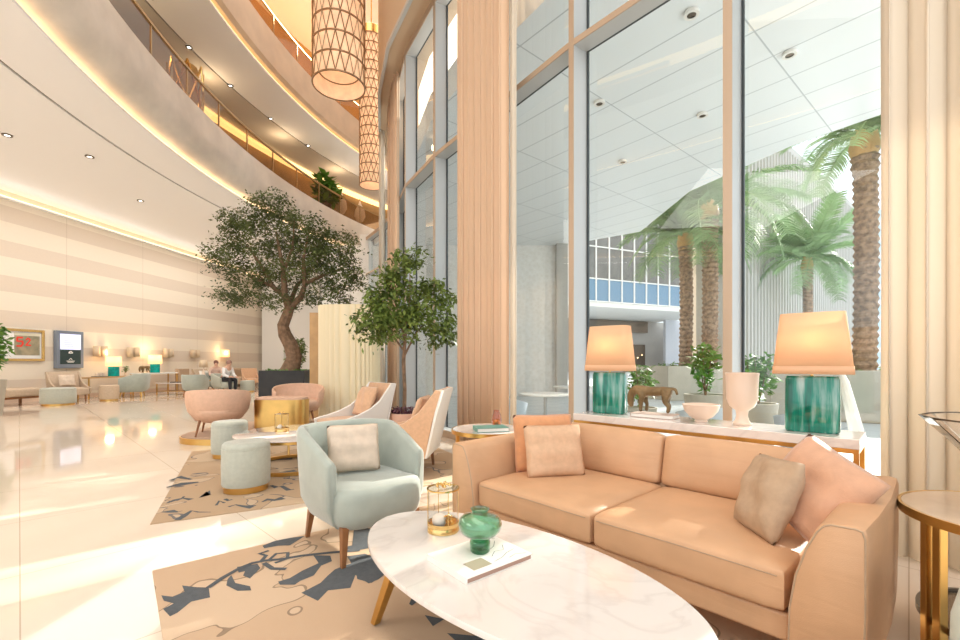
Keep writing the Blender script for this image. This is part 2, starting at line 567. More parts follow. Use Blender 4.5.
def pillow(name, label, cat, mt, w_, h_, t, loc, rot, seed=0, parent=None, group=None):
    m = pillow_mesh(w_, h_, t, seed)
    o = m.build(name, mt, parent, loc, rot, norm=False)
    bm = bmesh.new(); bm.from_mesh(o.data)
    bmesh.ops.remove_doubles(bm, verts=bm.verts, dist=0.0045); bmesh.ops.recalc_face_normals(bm, faces=bm.faces)
    bm.to_mesh(o.data); bm.free()
    if not parent:
        tag(o, label, cat, group)
    return o

# ------------------------------------------------------------------ structure
ZT, ZH = 4.67, 7.3          # transom and window head heights
FN = [(6.9, -0.95), (5.5, 0.10), (4.25, 1.25), (3.08, 2.46), (2.0, 3.6), (0.98, 4.8), (0.106, 6.1), (-0.768, 7.41), (-1.47, 8.70),
      (-1.97, 10.18), (-2.30, 11.68), (-2.50, 13.2), (-2.95, 14.7), (-3.65, 16.1), (-4.5, 17.5)]
FV = [Vector((x, y, 0)) for x, y in FN]


def fnorm(i):               # outward normal at node i
    a = FV[max(0, i - 1)]; b_ = FV[min(len(FV) - 1, i + 1)]
    d = (b_ - a).normalized()
    return Vector((d.y, -d.x, 0))


m = M()
out = [FV[i] + fnorm(i) * 0.25 for i in range(len(FV))]
poly = [(p.x, p.y) for p in out] + [(-4.6, 27), (-20, 27), (-20, -6), (6.9, -6)]
m.prism(poly, -0.2, 0)
struct(m, 'floor', floor_m, smooth=False)
m = M().box(-60, 120, -20, 140, -0.5, -0.21)
struct(m, 'ground', pave, smooth=False)

# striped wall on the left: local y runs along the wall
wd = Vector((0.0988, 1, 0)).normalized()
wrz = -math.atan2(0.0988, 1)
W0 = Vector((-14.84, 0, 0))


def wallpt(y, off=0.0):     # point on the striped wall at depth y, off metres into the room
    return Vector((-14.84 + 0.0988 * y, y, 0)) + Vector((wd.y, -wd.x, 0)) * off


m = M().box(-0.3, 0, -2, 25.6, 0, 6.1)
struct(m, 'wall_left', strip_m, loc=W0, rot=(0, 0, wrz), smooth=False)
m = M().box(0, 0.03, -2, 25.2, 0, 0.14)
struct(m, 'baseboard_left', peach_c, loc=W0, rot=(0, 0, wrz), smooth=False)
m = M().box(0, 0.10, -2, 25.2, 5.86, 5.90)
struct(m, 'trim_1', ceil_m, loc=W0, rot=(0, 0, wrz), smooth=False)
m = M().box(0.02, 0.08, -2, 25.2, 5.90, 5.925)
struct(m, 'trim_2', led, loc=W0, rot=(0, 0, wrz), smooth=False)
m = M().box(-12.35, -4.3, 25.2, 25.5, 0, 6.1)
struct(m, 'wall_back', white_p, smooth=False)
m = M().box(-12.2, -11.0, 24.9, 25.2, 0, 6.1)
m.box(-9.6, -9.0, 24.9, 25.2, 0, 6.1)
struct(m, 'trim_3', white_p, smooth=False)

CX, CY = 13.0, 12.0


def arc(Rr, a):
    return (CX - Rr * cos(a), CY + Rr * sin(a))


A0, A1, AN = R(-45), R(42), 88


def ring(prof, a0=A0, a1=A1, n=AN):
    """sweep a closed (R, z) profile round the atrium"""
    m = M(); rs = []
    for i in range(n + 1):
        a = a0 + (a1 - a0) * i / n
        rs.append([(*arc(r, a), z) for r, z in prof])
    m.loft(rs)
    return m


Z1, Z2, ZC = 6.1, 10.4, 16.0
struct(ring([(20.24, Z1), (21.32, Z1), (21.32, Z1 + .2), (20.38, Z1 + .2), (20.38, Z1 + .05), (20.24, Z1 + .05)]), 'ceiling', ceil_m)
struct(ring([(21.38, Z1), (38, Z1), (38, Z1 + .2), (21.38, Z1 + .2)]), 'ceiling_gallery', ceil_m)
struct(ring([(21.30, Z1 + .03), (21.40, Z1 + .03), (21.40, Z1 + .3), (21.30, Z1 + .3)]), 'trim_4', groove)
struct(ring([(20.27, Z1 + .051), (20.34, Z1 + .051), (20.34, Z1 + .085), (20.27, Z1 + .085)]), 'trim_5', led)
struct(ring([(20.38, Z1 + .16), (20.18, Z1 + .18), (20.0, Z1 + .25), (19.87, Z1 + .38), (19.79, Z1 + .58), (19.78, Z1 + .7), (19.78, 7.3), (23.5, 7.3), (23.5, 7.12), (20.4, 7.12), (20.4, Z1 + .16)]), 'wall_balcony', fascia_m)
struct(ring([(23.5, 7.3), (23.7, 7.3), (23.7, Z2), (23.5, Z2)]), 'wall_gallery', brownwall)
struct(ring([(23.2, Z2 - .16), (23.5, Z2 - .16), (23.5, Z2 - .02), (23.2, Z2 - .02)]), 'trim_6', led_soft)
struct(ring([(19.9, Z2), (21.5, Z2), (21.5, Z2 + .2), (20.02, Z2 + .2), (20.02, Z2 + .05), (19.9, Z2 + .05)]), 'ceiling_balcony', ceil_m)
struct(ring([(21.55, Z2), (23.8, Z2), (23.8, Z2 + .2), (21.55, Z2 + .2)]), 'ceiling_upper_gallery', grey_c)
struct(ring([(21.46, Z2 + .03), (21.58, Z2 + .03), (21.58, Z2 + .3), (21.46, Z2 + .3)]), 'trim_7', groove)
struct(ring([(19.92, Z2 + .05), (19.99, Z2 + .05), (19.99, Z2 + .09), (19.92, Z2 + .09)]), 'trim_8', led_soft)
tan_f = mat('peach_plaster', (0.68, 0.54, 0.40), 0.6, noise=0.12, nscale=1.6)
struct(ring([(20.02, Z2 + .16), (19.88, Z2 + .19), (19.78, Z2 + .3), (19.76, Z2 + .5), (19.76, 11.75), (23, 11.75), (23, 11.6), (20.2, 11.6), (20.2, Z2 + .16)]), 'wall_balcony_upper', tan_f)
struct(ring([(23, 11.75), (23.2, 11.75), (23.2, ZC), (23, ZC)]), 'wall_gallery_upper', warmwall)
struct(ring([(22.75, 11.8), (22.9, 11.8), (22.9, 11.9), (22.75, 11.9)]), 'trim_9', led_soft)

# atrium ceiling
m = M()
m.prism([(p.x, p.y) for p in out[:13]] + [(-3.3, 34), (-30, 34), (-30, -6), (6.9, -6)], ZC, ZC + 0.3)
struct(m, 'ceiling_atrium', ceil_m, smooth=False)

# bulkhead above the windows
m = M(); rs = []
for i in range(12):
    n_ = fnorm(i); a = FV[i] - n_ * 0.35; b_ = FV[i] + n_ * 0.5
    rs.append([(a.x, a.y, ZH), (b_.x, b_.y, ZH), (b_.x, b_.y, ZC), (a.x, a.y, ZC)])
m.loft(rs)
struct(m, 'wall_right', tanwall)
m = M(); rs = []
for i in range(12):
    n_ = fnorm(i); a = FV[i] - n_ * 0.36; b_ = FV[i] - n_ * 0.30
    rs.append([(a.x, a.y, ZH - .06), (b_.x, b_.y, ZH - .06), (b_.x, b_.y, ZH + .02), (a.x, a.y, ZH + .02)])
m.loft(rs)
struct(m, 'trim_10', alu)
m = M().box(-.2, .2, 0, 19, 6.6, ZC)
struct(m, 'wall_sunblock_upper', tanwall, loc=(-2.1, 13.9, 0), rot=(0, 0, -.28), smooth=False)  # unseen wall added to keep stray sun off the balcony fascia
m = M().box(-4.75, -4.4, 17.6, 31, 0, 6.25)
struct(m, 'wall_sunblock_lobby', white_p, smooth=False)  # wall added to stop sun leaking onto the striped wall
# solid stretch of facade right of the photograph
m = M(); rs = []
for i in range(0, 2):
    n_ = fnorm(i); a = FV[i]; b_ = FV[i] + n_ * 0.3
    rs.append([(a.x, a.y, 0), (b_.x, b_.y, 0), (b_.x, b_.y, ZH), (a.x, a.y, ZH)])
m.loft(rs)
struct(m, 'wall_corner', tanwall)


def frame_mat(o):
    pass


wn = 0
for i in range(1, len(FV) - 1):
    wn += 1
    a, b_ = FV[i], FV[i + 1]
    d = (b_ - a); L = d.length; d.normalize()
    top = ZH if i < 11 else 6.1
    root = bpy.data.objects.new('window_%d' % wn, None); COL.objects.link(root)
    root.location = a; root.rotation_euler = (0, 0, math.atan2(d.y, d.x)); root['kind'] = 'structure'
    # local x along the bay (away), local -y outwards
    mm = M(); mm.m = 0; mm.box(-.032, .032, -.21, -.014, 0.02, top)
    mm.m = 1; mm.box(-.034, .034, -.014, 0, 0.02, top)
    mm.m = 2; mm.box(-.05, .05, -.235, -.21, 0.02, top)
    mm.build('mullion', [alu, alu_reflect, gasket], root, smooth=False)
    mm = M(); mm.m = 0
    for z0, z1 in ((0.0, 0.11), (ZT - .065, ZT), (top - .12, top)):
        mm.m = 0; mm.box(.034, L - .034, -.20, -.014, z0, z1)
        mm.m = 1; mm.box(.034, L - .034, -.014, 0, z0, z1)
        mm.m = 2; mm.box(.034, L - .034, -.225, -.20, z0, z1)
    mm.build('frame_rail', [alu, alu_reflect, gasket], root, smooth=False)
    for z0, z1 in ((0.11, ZT - .065), (ZT, top - .12)):
        g = M().box(.05, L - .05, -.216, -.212, z0, z1)
        g.build('glass_pane', pane_m, root, smooth=False)


def curtain(name, label, pts, z0, z1, mt, pleat=0.12, amp=0.05, seed=0, group=None, cat='curtain'):
    """pts: polyline in plan. One gathered cloth with folds of varied depth."""
    rnd = random.Random(seed)
    P = [Vector((*p, 0)) for p in pts]
    Ls = [(P[i + 1] - P[i]).length for i in range(len(P) - 1)]
    T = sum(Ls); npl = max(2, int(T / pleat)); k = 10
    ph = [rnd.uniform(.65, 1.25) for _ in range(npl + 2)]
    sk = [rnd.uniform(-.2, .2) for _ in range(npl + 2)]
    m = M(); rows = []
    for zi in range(5):
        z = z0 + (z1 - z0) * zi / 4; row = []
        for j in range(npl * k + 1):
            s = j / (npl * k) * T; q = s
            for i, l in enumerate(Ls):
                if q <= l or i == len(Ls) - 1:
                    d = (P[i + 1] - P[i]) / l; p = P[i] + d * q; break
                q -= l
            n_ = Vector((d.y, -d.x, 0)); f = j / k; c = int(f)
            A = amp * ((1 - (f - c)) * ph[c] + (f - c) * ph[c + 1])
            t = 2 * PI * (f + sk[c] * sin(PI * (f - c)) * .4) + 0.15 * sin(zi * 1.3 + c)
            p = p + n_ * A * sin(t) + d * A * .45 * sin(2 * t)
            row.append((p.x, p.y, z))
        rows.append(row)
    m.loft(rows, closed=False)
    o = m.build(name, mt, solid=0.004, ang=180)
    return tag(o, label, cat, group)


curtain('curtain', 'tall peach curtain gathered in the middle of the window wall behind the round side table', [(.33, 5.32), (-.30, 6.25)], 0.015, ZH - .08, drape, .125, .055, 1)
curtain('sheer_curtain', 'thin white sheer edge beside the tall peach curtain behind the sofa', [(.42, 5.30), (.37, 5.38)], 0.015, ZH - .08, sheer, .05, .02, 2)
curtain('sheer_curtain', 'translucent cream sheer curtain at the right window beside the teal lamp', [(2.50, 2.78), (2.83, 2.43)], 0.015, ZH - .08, sheer, .15, .06, 3)
curtain('curtain', 'peach curtain at the right edge beyond the round gold-edged table', [(2.80, 2.44), (3.6, 1.63)], 0.015, ZH - .08, drape, .19, .085, 4)
curtain('curtain', 'peach curtain far along the window wall, above the small indoor tree', [(-1.72, 9.22), (-1.98, 10.0), (-2.18, 10.7)], 0.015, ZH - .08, drape, .13, .05, 5)
curtain('sheer_curtain', 'pale curtain farthest along the window wall, left of the peach one', [(-2.55, 11.5), (-2.74, 12.6)], 0.015, ZH - .08, sheer, .16, .06, 6)

# balustrades
railm = mat('aged_brass', (0.42, 0.29, 0.14), 0.35, 0.9)
def balustrade(label, Rr, z, a0, a1, step):
    t = thing('balustrade', label, 'railing', (*arc(Rr, R(-5)), z))
    inv = Matrix.Translation(-t.location)
    m = ring([(Rr - .03, z + .80), (Rr + .03, z + .80), (Rr + .03, z + .85), (Rr - .03, z + .85)], a0, a1, 50); m.v = [inv @ v for v in m.v]
    m.build('handrail', railm, t)
    m = ring([(Rr - .006, z + .0), (Rr + .006, z + .0), (Rr + .006, z + .78), (Rr - .006, z + .78)], a0, a1, 50); m.v = [inv @ v for v in m.v]
    m.build('glass_panel', balglass, t)
    n = int((a1 - a0) * Rr / step)
    base = None
    for i in range(n + 1):
        a = a0 + (a1 - a0) * i / n; x, y = arc(Rr, a)
        if base is None:
            base = M().box(-.016, .016, -.016, .016, 0, .84).build('post', railm, t, smooth=False); o = base
        else:
            o = base.copy(); COL.objects.link(o)
        o.location = Vector((x, y, z)) - t.location; o.rotation_euler = (0, 0, -a)


balustrade('gold and glass railing of the lower curved gallery, above the indoor tree', 19.95, 7.3, R(-28), R(31), 1.35)
balustrade('gold and glass railing of the upper curved gallery, behind the large chandelier', 19.95, 11.75, R(-16), R(31), 1.35)

# ceiling downlights
dl = None
for x, y, z, lb in ((-9.4, 6.6, Z1, 'nearest to the upper left corner, in the lower white ceiling'), (-9.6, 8.4, Z1, 'second nearest in the lower white ceiling, above the framed picture'),
                    (-10.2, 9.6, Z1, 'third nearest in the lower white ceiling, above the wall screen'), (-9.3, 10.6, Z1, 'fourth nearest in the lower white ceiling, close to the groove'),
                    (-10.3, 13.5, Z1, 'fifth nearest in the lower white ceiling, left of the indoor tree'), (-9.4, 16.5, Z1, 'farthest in the lower white ceiling, beside the indoor tree crown'),
                    (-8.3, 11.2, Z2, 'highest up in the grey ceiling of the lower gallery'), (-8.5, 13.0, Z2, 'second highest in the grey ceiling of the lower gallery'),
                    (-8.3, 14.8, Z2, 'middle one in the grey ceiling of the lower gallery'), (-7.9, 16.8, Z2, 'second lowest in the grey ceiling of the lower gallery'),
                    (-7.3, 18.9, Z2, 'lowest in the grey ceiling of the lower gallery, near the chandelier')):
    if dl is None:
        dl = thing('downlight', '', 'ceiling light', (x, y, z))
        M().lathe([(.05, -.02), (.09, -.02), (.09, 0.0), (.05, 0)], 20, cap=False).build('trim_ring', darkmetal, dl)
        M().lathe([(.05, -.012), (.05, -.004)], 20).build('lens', lampglow, dl)
        o = dl
    else:
        o = copy_tree(dl)
    o.location = (x, y, z - .001)
    relabel(o, 'small round downlight ' + lb, 'downlights in the lower ceiling' if z == Z1 else 'downlights in the upper gallery ceiling')


# ------------------------------------------------------------------ chandeliers
crys = mat('chandelier_shade', (0.85, 0.62, 0.44), 0.35, noise=0.3, nscale=5, emit=(1.0, 0.55, 0.28), estr=0.55)
latt = mat('lattice_bronze', (0.36, 0.22, 0.12), 0.35, 0.6)
def chandelier(label, loc, r, h, rows, cols, inner):
    t = thing('chandelier', label, 'chandelier', loc)
    def shell(rr, z0, z1, nr, nm, rp):
        M().lathe([(rr * .97, z0), (rr * .97, z1)], 48, cap=False).build(nm, crys, t, solid=.01)
        m = M()
        for k in range(nr + 1):
            z = z0 + (z1 - z0) * k / nr
            m.lathe([(rr - .012, z - .012), (rr + .016, z - .012), (rr + .016, z + .012), (rr - .012, z + .012)], 48, cap=False)
        dz = (z1 - z0) / nr
        for k in range(nr):
            for c in range(cols):
                a0_ = 2 * PI * (c + .5 * (k % 2)) / cols
                for s_ in (-.5, .5):
                    a1_ = a0_ + 2 * PI * s_ / cols
                    p = [(rr * cos(a0_ + (a1_ - a0_) * q) * 1.01, rr * sin(a0_ + (a1_ - a0_) * q) * 1.01, z0 + dz * (k + q)) for q in (0, 1)]
                    m.tube(p, .010, 4, False)
        m.build(rp, latt, t)
    shell(r, 0, h, rows, 'shade', 'lattice')
    if inner:
        shell(r * .78, .28, h, rows, 'inner_shade', 'inner_lattice')
    M().lathe([(r * 1.04, h), (r * 1.04, h + .25), (r * .9, h + .3)], 40).build('crown', brass, t)
    M().tube([(0, 0, h + .3), (0, 0, ZC - loc[2])], .02, 8).build('rod', brass, t)
    return t


chandelier('large cylindrical lattice chandelier hanging nearest, cut by the top edge', (-2.82, 8.9, 6.72), .5, 5.0, 13, 18, True)
chandelier('second cylindrical lattice chandelier hanging farther off beside the window wall', (-3.42, 14.0, 6.75), .36, 4.6, 16, 14, False)
for loc, e in (((-2.82, 8.9, 7.9), 18), ((-3.42, 14, 7.4), 30)):
    d = bpy.data.lights.new('chandelier_bulb', 'POINT'); d.energy = e; d.color = WARM; d.shadow_soft_size = .2
    o = bpy.data.objects.new('chandelier_bulb', d); COL.objects.link(o); o.location = loc

# ------------------------------------------------------------------ outdoors
m = M()
cpoly = [(p.x, p.y) for p in [FV[i] + fnorm(i) * 0.52 for i in range(0, 15)]] + [(-4.5, 18.6), (3.05, 18.6), (5.9, 16.4), (5.9, 12.5), (6.9, 9.93), (7.77, 8.65), (11.5, 3.2), (11.5, -1)]
m.prism(cpoly, 6.0, 6.55)
struct(m, 'ceiling_canopy', canopy_m, smooth=False)
# canopy spot lights
cl = None
for x, y, lb in ((2.9, 6.1, 'above the middle window, highest in view'), (4.3, 8.6, 'above the middle window beside the right mullion'), (2.2, 8.2, 'above the middle window beside the left mullion'),
                 (3.4, 10.6, 'above the middle window, lowest in view'), (4.8, 6.9, 'above the right window')):
    if cl is None:
        cl = thing('canopy_spotlight', 'round spotlight in the outdoor canopy ' + lb, 'ceiling light', (x, y, 5.98), group='spotlights in the outdoor canopy')
        M().lathe([(.06, -.03), (.10, -.03), (.10, .015), (.06, .015)], 20, cap=False).build('trim_ring', white_p, cl)
        M().lathe([(.06, -.02), (.06, 0.0)], 20).build('lens', darkmetal, cl)
    else:
        o = copy_tree(cl); o.location = (x, y, 5.98); relabel(o, 'round spotlight in the outdoor canopy ' + lb)

m = M().box(-6.5, 3.55, 18.3, 18.6, -.2, 6.0)
struct(m, 'wall_mosaic', mosaic, smooth=False)
m = M().box(3.1, 3.55, 18.0, 18.3, -.2, 6.0)
struct(m, 'trim_11', stone, smooth=False)

# glazed office building far behind
bt = thing('office_building', 'glass-fronted building with a blue band, behind the palms outside', 'building', (7.2, 45, -.2), math.atan2(6, 13.5))
M().box(-1.5, 26, 0, 12, 7.8, 20).build('glazed_front', band_m, bt, loc=(0, 0, 0), smooth=False)
bt.children[0].data.transform(Matrix.Translation((0, 0, -7.8))); bt.children[0].location = (0, 0, 7.8)
m = M()
for k in range(16):
    m.box(-1.5 + k * 1.75, -1.36 + k * 1.75, -.12, 0, 7.8, 18)
for z in (7.8, 10.2, 13.6):
    m.box(-1.5, 26, -.13, 0, z, z + .12)
m.build('mullion_grid', white_p, bt, smooth=False)
M().box(-1.5, 26, 0, 14, 7.3, 7.79).build('soffit', white_p, bt, smooth=False)
M().box(-1.5, 44, 11.5, 12, 0, 7.3).build('lower_wall', stone, bt, smooth=False)
M().box(10.5, 23.6, 10.9, 11.5, 5.6, 7.2).build('dark_lintel', darkmetal, bt, smooth=False)
M().box(19.6, 23.4, 11.2, 11.5, 0, 3.9).build('doorway', darkmetal, bt, smooth=False)
for k in range(4):
    M().lathe([(0.0, -.12), (.12, 0), (0, .12)], 10).build('door_lamp', led, bt, loc=(20.2 + .8 * k, 11.0, 2.0 + .4 * (k % 2)))
M().box(24, 44, 8, 8.4, 0, 7.3).build('side_wall', mat('lilac_render', (.55, .56, .60), .7), bt, smooth=False)

# fluted white building
ft = thing('fluted_building', 'white building with vertical flutes outside, behind the single small palm', 'building', (10.2, 18.5, -.2), math.atan2(8.2, 10))
m = M(); rs = []; n = 56
pl = []
for k in range(n):
    x = k * .4
    pl += [(x, 0), (x + .07, -.28), (x + .20, -.28), (x + .27, 0)]
pl += [(n * .4, 0), (n * .4, 1.2), (0, 1.2)]
m.prism(pl, 0, 12.2)
m.build('fluted_wall', stone, ft, smooth=False)
M().box(-.1, n * .4 + .1, -.2, 1.3, 12.2, 12.6).build('parapet', stone, ft, smooth=False)
bw = mat('beige_render', (0.60, 0.50, 0.38), 0.8)
m = M().box(0, .4, 0, 12, 0, 10)
tag(m.build('garden_wall', bw, None, (10.4, 19.9, -.2), (0, 0, -.34), smooth=False), 'plain beige wall outside behind the two tall palms', 'wall')
tt = mat('tower_glass', (0.55, 0.68, 0.78), 0.2)
nt, b = nodes(tt); x_, y_, z_, v_ = xyz(nt)
nt.links.new(mix_col(nt, line_mask(nt, z_, 3.0, 0.9), (0.55, 0.70, 0.80), (0.86, 0.88, 0.88)), b.inputs['Base Color'])
tag(M().box(70, 95, 84, 100, -.2, 30).build('tower_block', tt, smooth=False), 'pale blue tower with white floor bands seen right of the thick palm', 'building')


def bush_into(m, cx, cy, cz, rx, ry, rz_, n, size, rnd, lump=0.25, droop=0.0, narrow=0.45):
    cl = [(rnd.gauss(0, 1), rnd.gauss(0, 1), rnd.gauss(0, 1)) for _ in range(26)]
    cl = [Vector(c).normalized() for c in cl]
    for _ in range(n):
        d = Vector((rnd.gauss(0, 1), rnd.gauss(0, 1), rnd.gauss(0, 1))).normalized()
        k = max(d.dot(c) for c in cl)
        r = (rnd.random() ** 0.45) * (1 - lump + lump * 2.2 * (k - .75))
        p = Vector((cx + d.x * rx * r, cy + d.y * ry * r, cz + d.z * rz_ * r))
        leaf(m, p, size * rnd.uniform(.7, 1.3), rnd, narrow, droop)


def clumps(m, lumps, per, cr, size, rnd, narrow=.45, droop=0.0):
    """crown of many small leaf clumps lying towards the outside of each lobe"""
    for lx, ly, lz, a, b_, c, n in lumps:
        for _ in range(n):
            d = Vector((rnd.gauss(0, 1), rnd.gauss(0, 1), rnd.gauss(0, 1))).normalized(); r = rnd.random() ** .4
            q = Vector((lx + d.x * a * r, ly + d.y * b_ * r, lz + d.z * c * r)); k = rnd.uniform(.6, 1.3)
            for _ in range(per):
                e = Vector((rnd.gauss(0, .5), rnd.gauss(0, .5), rnd.gauss(0, .34))) * cr * k
                leaf(m, q + e, size * rnd.uniform(.7, 1.3), rnd, narrow, droop)


def leaf(m, p, s, rnd, narrow=.45, droop=0):
    a = rnd.uniform(0, 2 * PI); e = rnd.uniform(-.9, .7) - droop
    u = Vector((cos(a) * cos(e), sin(a) * cos(e), sin(e)))
    v = u.cross(Vector((rnd.uniform(-1, 1), rnd.uniform(-1, 1), 1))).normalized()
    w_ = v * s * narrow * .5
    m.add([p, p + u * s * .5 + w_, p + u * s, p + u * s * .5 - w_], [(0, 1, 2, 3)])


frond_meshes = []
def frond_mesh(L, seed, droop):
    rnd = random.Random(seed); m = M()
    pts = []
    for i in range(13):
        t = i / 12
        pts.append(Vector((L * (t * .95 - .12 * t * t * droop), 0, L * (.55 * t - droop * .75 * t * t))))
    m.tube(pts, [.03 * (1 - .8 * i / 12) for i in range(13)], 5)
    for i in range(70):
        t = .12 + .86 * i / 69; f = t * 12; k = min(11, int(f)); p = pts[k].lerp(pts[k + 1], f - k)
        tan = (pts[k + 1] - pts[k]).normalized()
        ll = L * .24 * (1 - abs(t - .45) ** 1.6 * 1.2)
        for sg in (-1, 1):
            dr = tan * .62 + Vector((0, sg * .9, .18 + rnd.uniform(-.15, .15)))
            dr.normalize(); tip = p + dr * ll + Vector((0, 0, -ll * .22))
            sd_ = tan * .020 + Vector((0, 0, .006))
            mid = p + dr * ll * .5
            m.add([p - sd_, mid - sd_, tip, mid + sd_, p + sd_], [(0, 1, 2, 3, 4)])
    return m


def palm(label, x, y, z0, zc, r, L, nf, seed, group=None):
    rnd = random.Random(seed)
    t = thing('palm_tree', label, 'palm tree', (x, y, z0), group=group)
    H = zc - z0; m = M(); rings = []; nr = int(H / .09)
    for i in range(nr + 1):
        q = i / nr; rr = r * (1.08 if i % 2 else .90) * (1.0 + .12 * (q > .9))
        rings.append([(rr * (1 + .07 * ((j + i // 2) % 2)) * cos(2 * PI * j / 14) + .05 * sin(q * 3), rr * (1 + .07 * ((j + i // 2) % 2)) * sin(2 * PI * j / 14), H * q) for j in range(14)])
    m.loft(rings); m.build('trunk', palmbark, t, ang=20)
    m = M().lathe([(r, -.3), (r * 1.35, 0), (r * 1.1, .35), (r * .5, .6)], 14); m.build('crown_shaft', wood, t, loc=(0, 0, H))
    vs = [frond_mesh(L, seed + k, dr).build('frond', palm_m, t, norm=False, smooth=False) for k, dr in enumerate((.25, .75, 1.25))]
    for k in range(nf):
        o = vs[k] if k < 3 else vs[k % 3].copy()
        if k >= 3: COL.objects.link(o)
        o.location = (0, 0, H + .2 + .1 * rnd.random())
        tilt = (-.55, -.15, .15)[k % 3] + rnd.uniform(-.15, .15)
        o.rotation_euler = (rnd.uniform(-.3, .3), tilt, k * 2.399 + rnd.uniform(-.2, .2))
        s = rnd.uniform(.85, 1.1); o.scale = (s, s, s)
    return t


palm('tall palm outside with a thick trunk, rightmost beside the curtain', 9.5, 11.0, .85, 6.5, .235, 2.15, 26, 10)
palm('taller of the two palms outside left of the window mullion, thick trunk', 8.75, 17.0, .85, 6.8, .27, 3.9, 30, 20)
palm('slimmer palm outside, leftmost, behind the bronze horse', 8.3, 18.0, .85, 6.0, .24, 2.9, 30, 30)
palm('smaller palm outside in front of the fluted building, above the large lamp', 14.7, 20.0, -.2, 5.5, .18, 2.9, 30, 40)


def stone_planter(label, x0, x1, y0, y1, z1, rz, loc):
    t = thing('stone_planter', label, 'planter', loc, rz)
    m = M()
    o_ = [(x0, y0), (x1, y0), (x1, y1), (x0, y1)]; e = .12
    i_ = [(x0 + e, y0 + e), (x1 - e, y0 + e), (x1 - e, y1 - e), (x0 + e, y1 - e)]
    m.loft([[(x, y, 0) for x, y in o_], [(x, y, z1) for x, y in o_], [(x, y, z1) for x, y in i_], [(x, y, z1 - .25) for x, y in i_]])
    m.build('trough', planter_m, t, smooth=False, bevel=.01)
    M().box(x0 + e, x1 - e, y0 + e, y1 - e, z1 - .3, z1 - .1).build('soil', soil, t, smooth=False)
    m = M(); rnd = random.Random(int(x1 * 10))
    for k in range(int((x1 - x0) * 5)):
        bush_into(m, rnd.uniform(x0 + .3, x1 - .3), rnd.uniform(y0 + .3, y1 - .3), z1, .22, .22, .16, 40, .09, rnd)
    m.build('planting', bush_m, t, norm=False, smooth=False)
    return t


stone_planter('low cream stone planter outside around the two tall palms', -1.3, 2.2, -.8, 1.6, 1.25, R(10), (7.9, 17.0, -.2))
stone_planter('long low cream planter wall outside around the thick palm, right of the large lamp', -1.9, 2.6, -.8, 1.0, 1.2, R(-28), (9.3, 10.9, -.2))


def shrub(name, label, loc, pr, ph, cr, ch, n, size, lm, pot=planter_m, seed=0, group=None):
    t = thing(name, label, 'potted plant', loc, group=group)
    M().lathe([(pr * .75, 0), (pr, ph), (pr * .88, ph), (pr * .85, ph - .05), (0.001, ph - .05)], 28, cap=False).build('pot', pot, t)
    m = M(); rnd = random.Random(seed)
    for k in range(5):
        a = k * 1.3; m.tube([(0, 0, ph - .06), (cr * .3 * cos(a), cr * .3 * sin(a), ph + ch * .5), (cr * .5 * cos(a), cr * .5 * sin(a), ph + ch * .8)], [.012, .009, .005], 5)
    m.build('stems', bark, t)
    m = M(); bush_into(m, 0, 0, ph + ch * .5, cr, cr, ch * .55, n, size, rnd, .35)
    m.build('foliage', lm, t, norm=False, smooth=False)
    return t


shrub('potted_shrub', 'leafy green shrub in a grey pot outside, left of the right mullion', (3.85, 7.6, -.2), .34, .85, .28, 1.0, 420, .13, bush_m, planter_m, 1)
shrub('potted_shrub', 'leafy green shrub outside between the white urn and the large lamp', (4.75, 7.6, -.2), .30, .70, .40, 1.0, 420, .13, bush_m, planter_m, 2)
shrub('potted_shrub', 'small green shrub outside behind the smaller lamp and the horse', (2.85, 7.9, -.2), .28, .60, .34, .85, 380, .11, bush_m, planter_m, 3)


def patio_chair(label, loc, rz, base=None, group=None):
    if base:
        o = copy_tree(base); o.location = loc; o.rotation_euler = (0, 0, rz)
        return relabel(o, label)
    t = thing('patio_chair', label, 'chair', loc, rz, group)
    m = M(); rs = []
    for k in range(17):
        a = -.15 * PI + 1.3 * PI * k / 16; h = .78 - .18 * abs(k - 8) / 8; r = .34
        c, s = cos(a), sin(a)
        rs.append([(r * c * .72, r * s * .72, .1), (r * c, r * s, .4), (r * c * 1.12, r * s * 1.12, h), (r * c * 1.0, r * s * 1.0, h), (r * c * .88, r * s * .88, .42), (r * c * .6, r * s * .6, .14)])
    m.loft(rs); m.build('shell', pool_m, t)
    M().lathe([(.001, .38), (.3, .38), (.31, .42), (.28, .46), (.001, .46)], 24, cap=False).build('seat', white_f, t)
    M().lathe([(.26, 0), (.26, .1)], 24).build('base', white_p, t)
    return t


pool_m = mat('grey_resin', (0.50, 0.57, 0.62), 0.4)
pc = patio_chair('grey tub chair outside, behind the white urn and the large lamp', (4.75, 6.6, -.2), R(200))
patio_chair('grey tub chair outside beside the tall peach curtain', (.52, 8.4, -.2), R(160), pc)
patio_chair('grey tub chair outside, directly behind the small stone bowl', (3.35, 6.7, -.2), R(170), pc)


def patio_table(label, loc, r, base=None):
    if base:
        o = copy_tree(base); o.location = loc
        return relabel(o, label)
    t = thing('patio_table', label, 'table', loc)
    M().lathe([(r, .72), (r, .75), (.001, .76)], 36).build('table_top', white_p, t)
    M().tube([(0, 0, .03), (0, 0, .72)], .035, 12).build('pedestal', alu, t)
    M().lathe([(r * .5, 0), (r * .5, .02), (.05, .04)], 28).build('foot', alu, t)
    return t


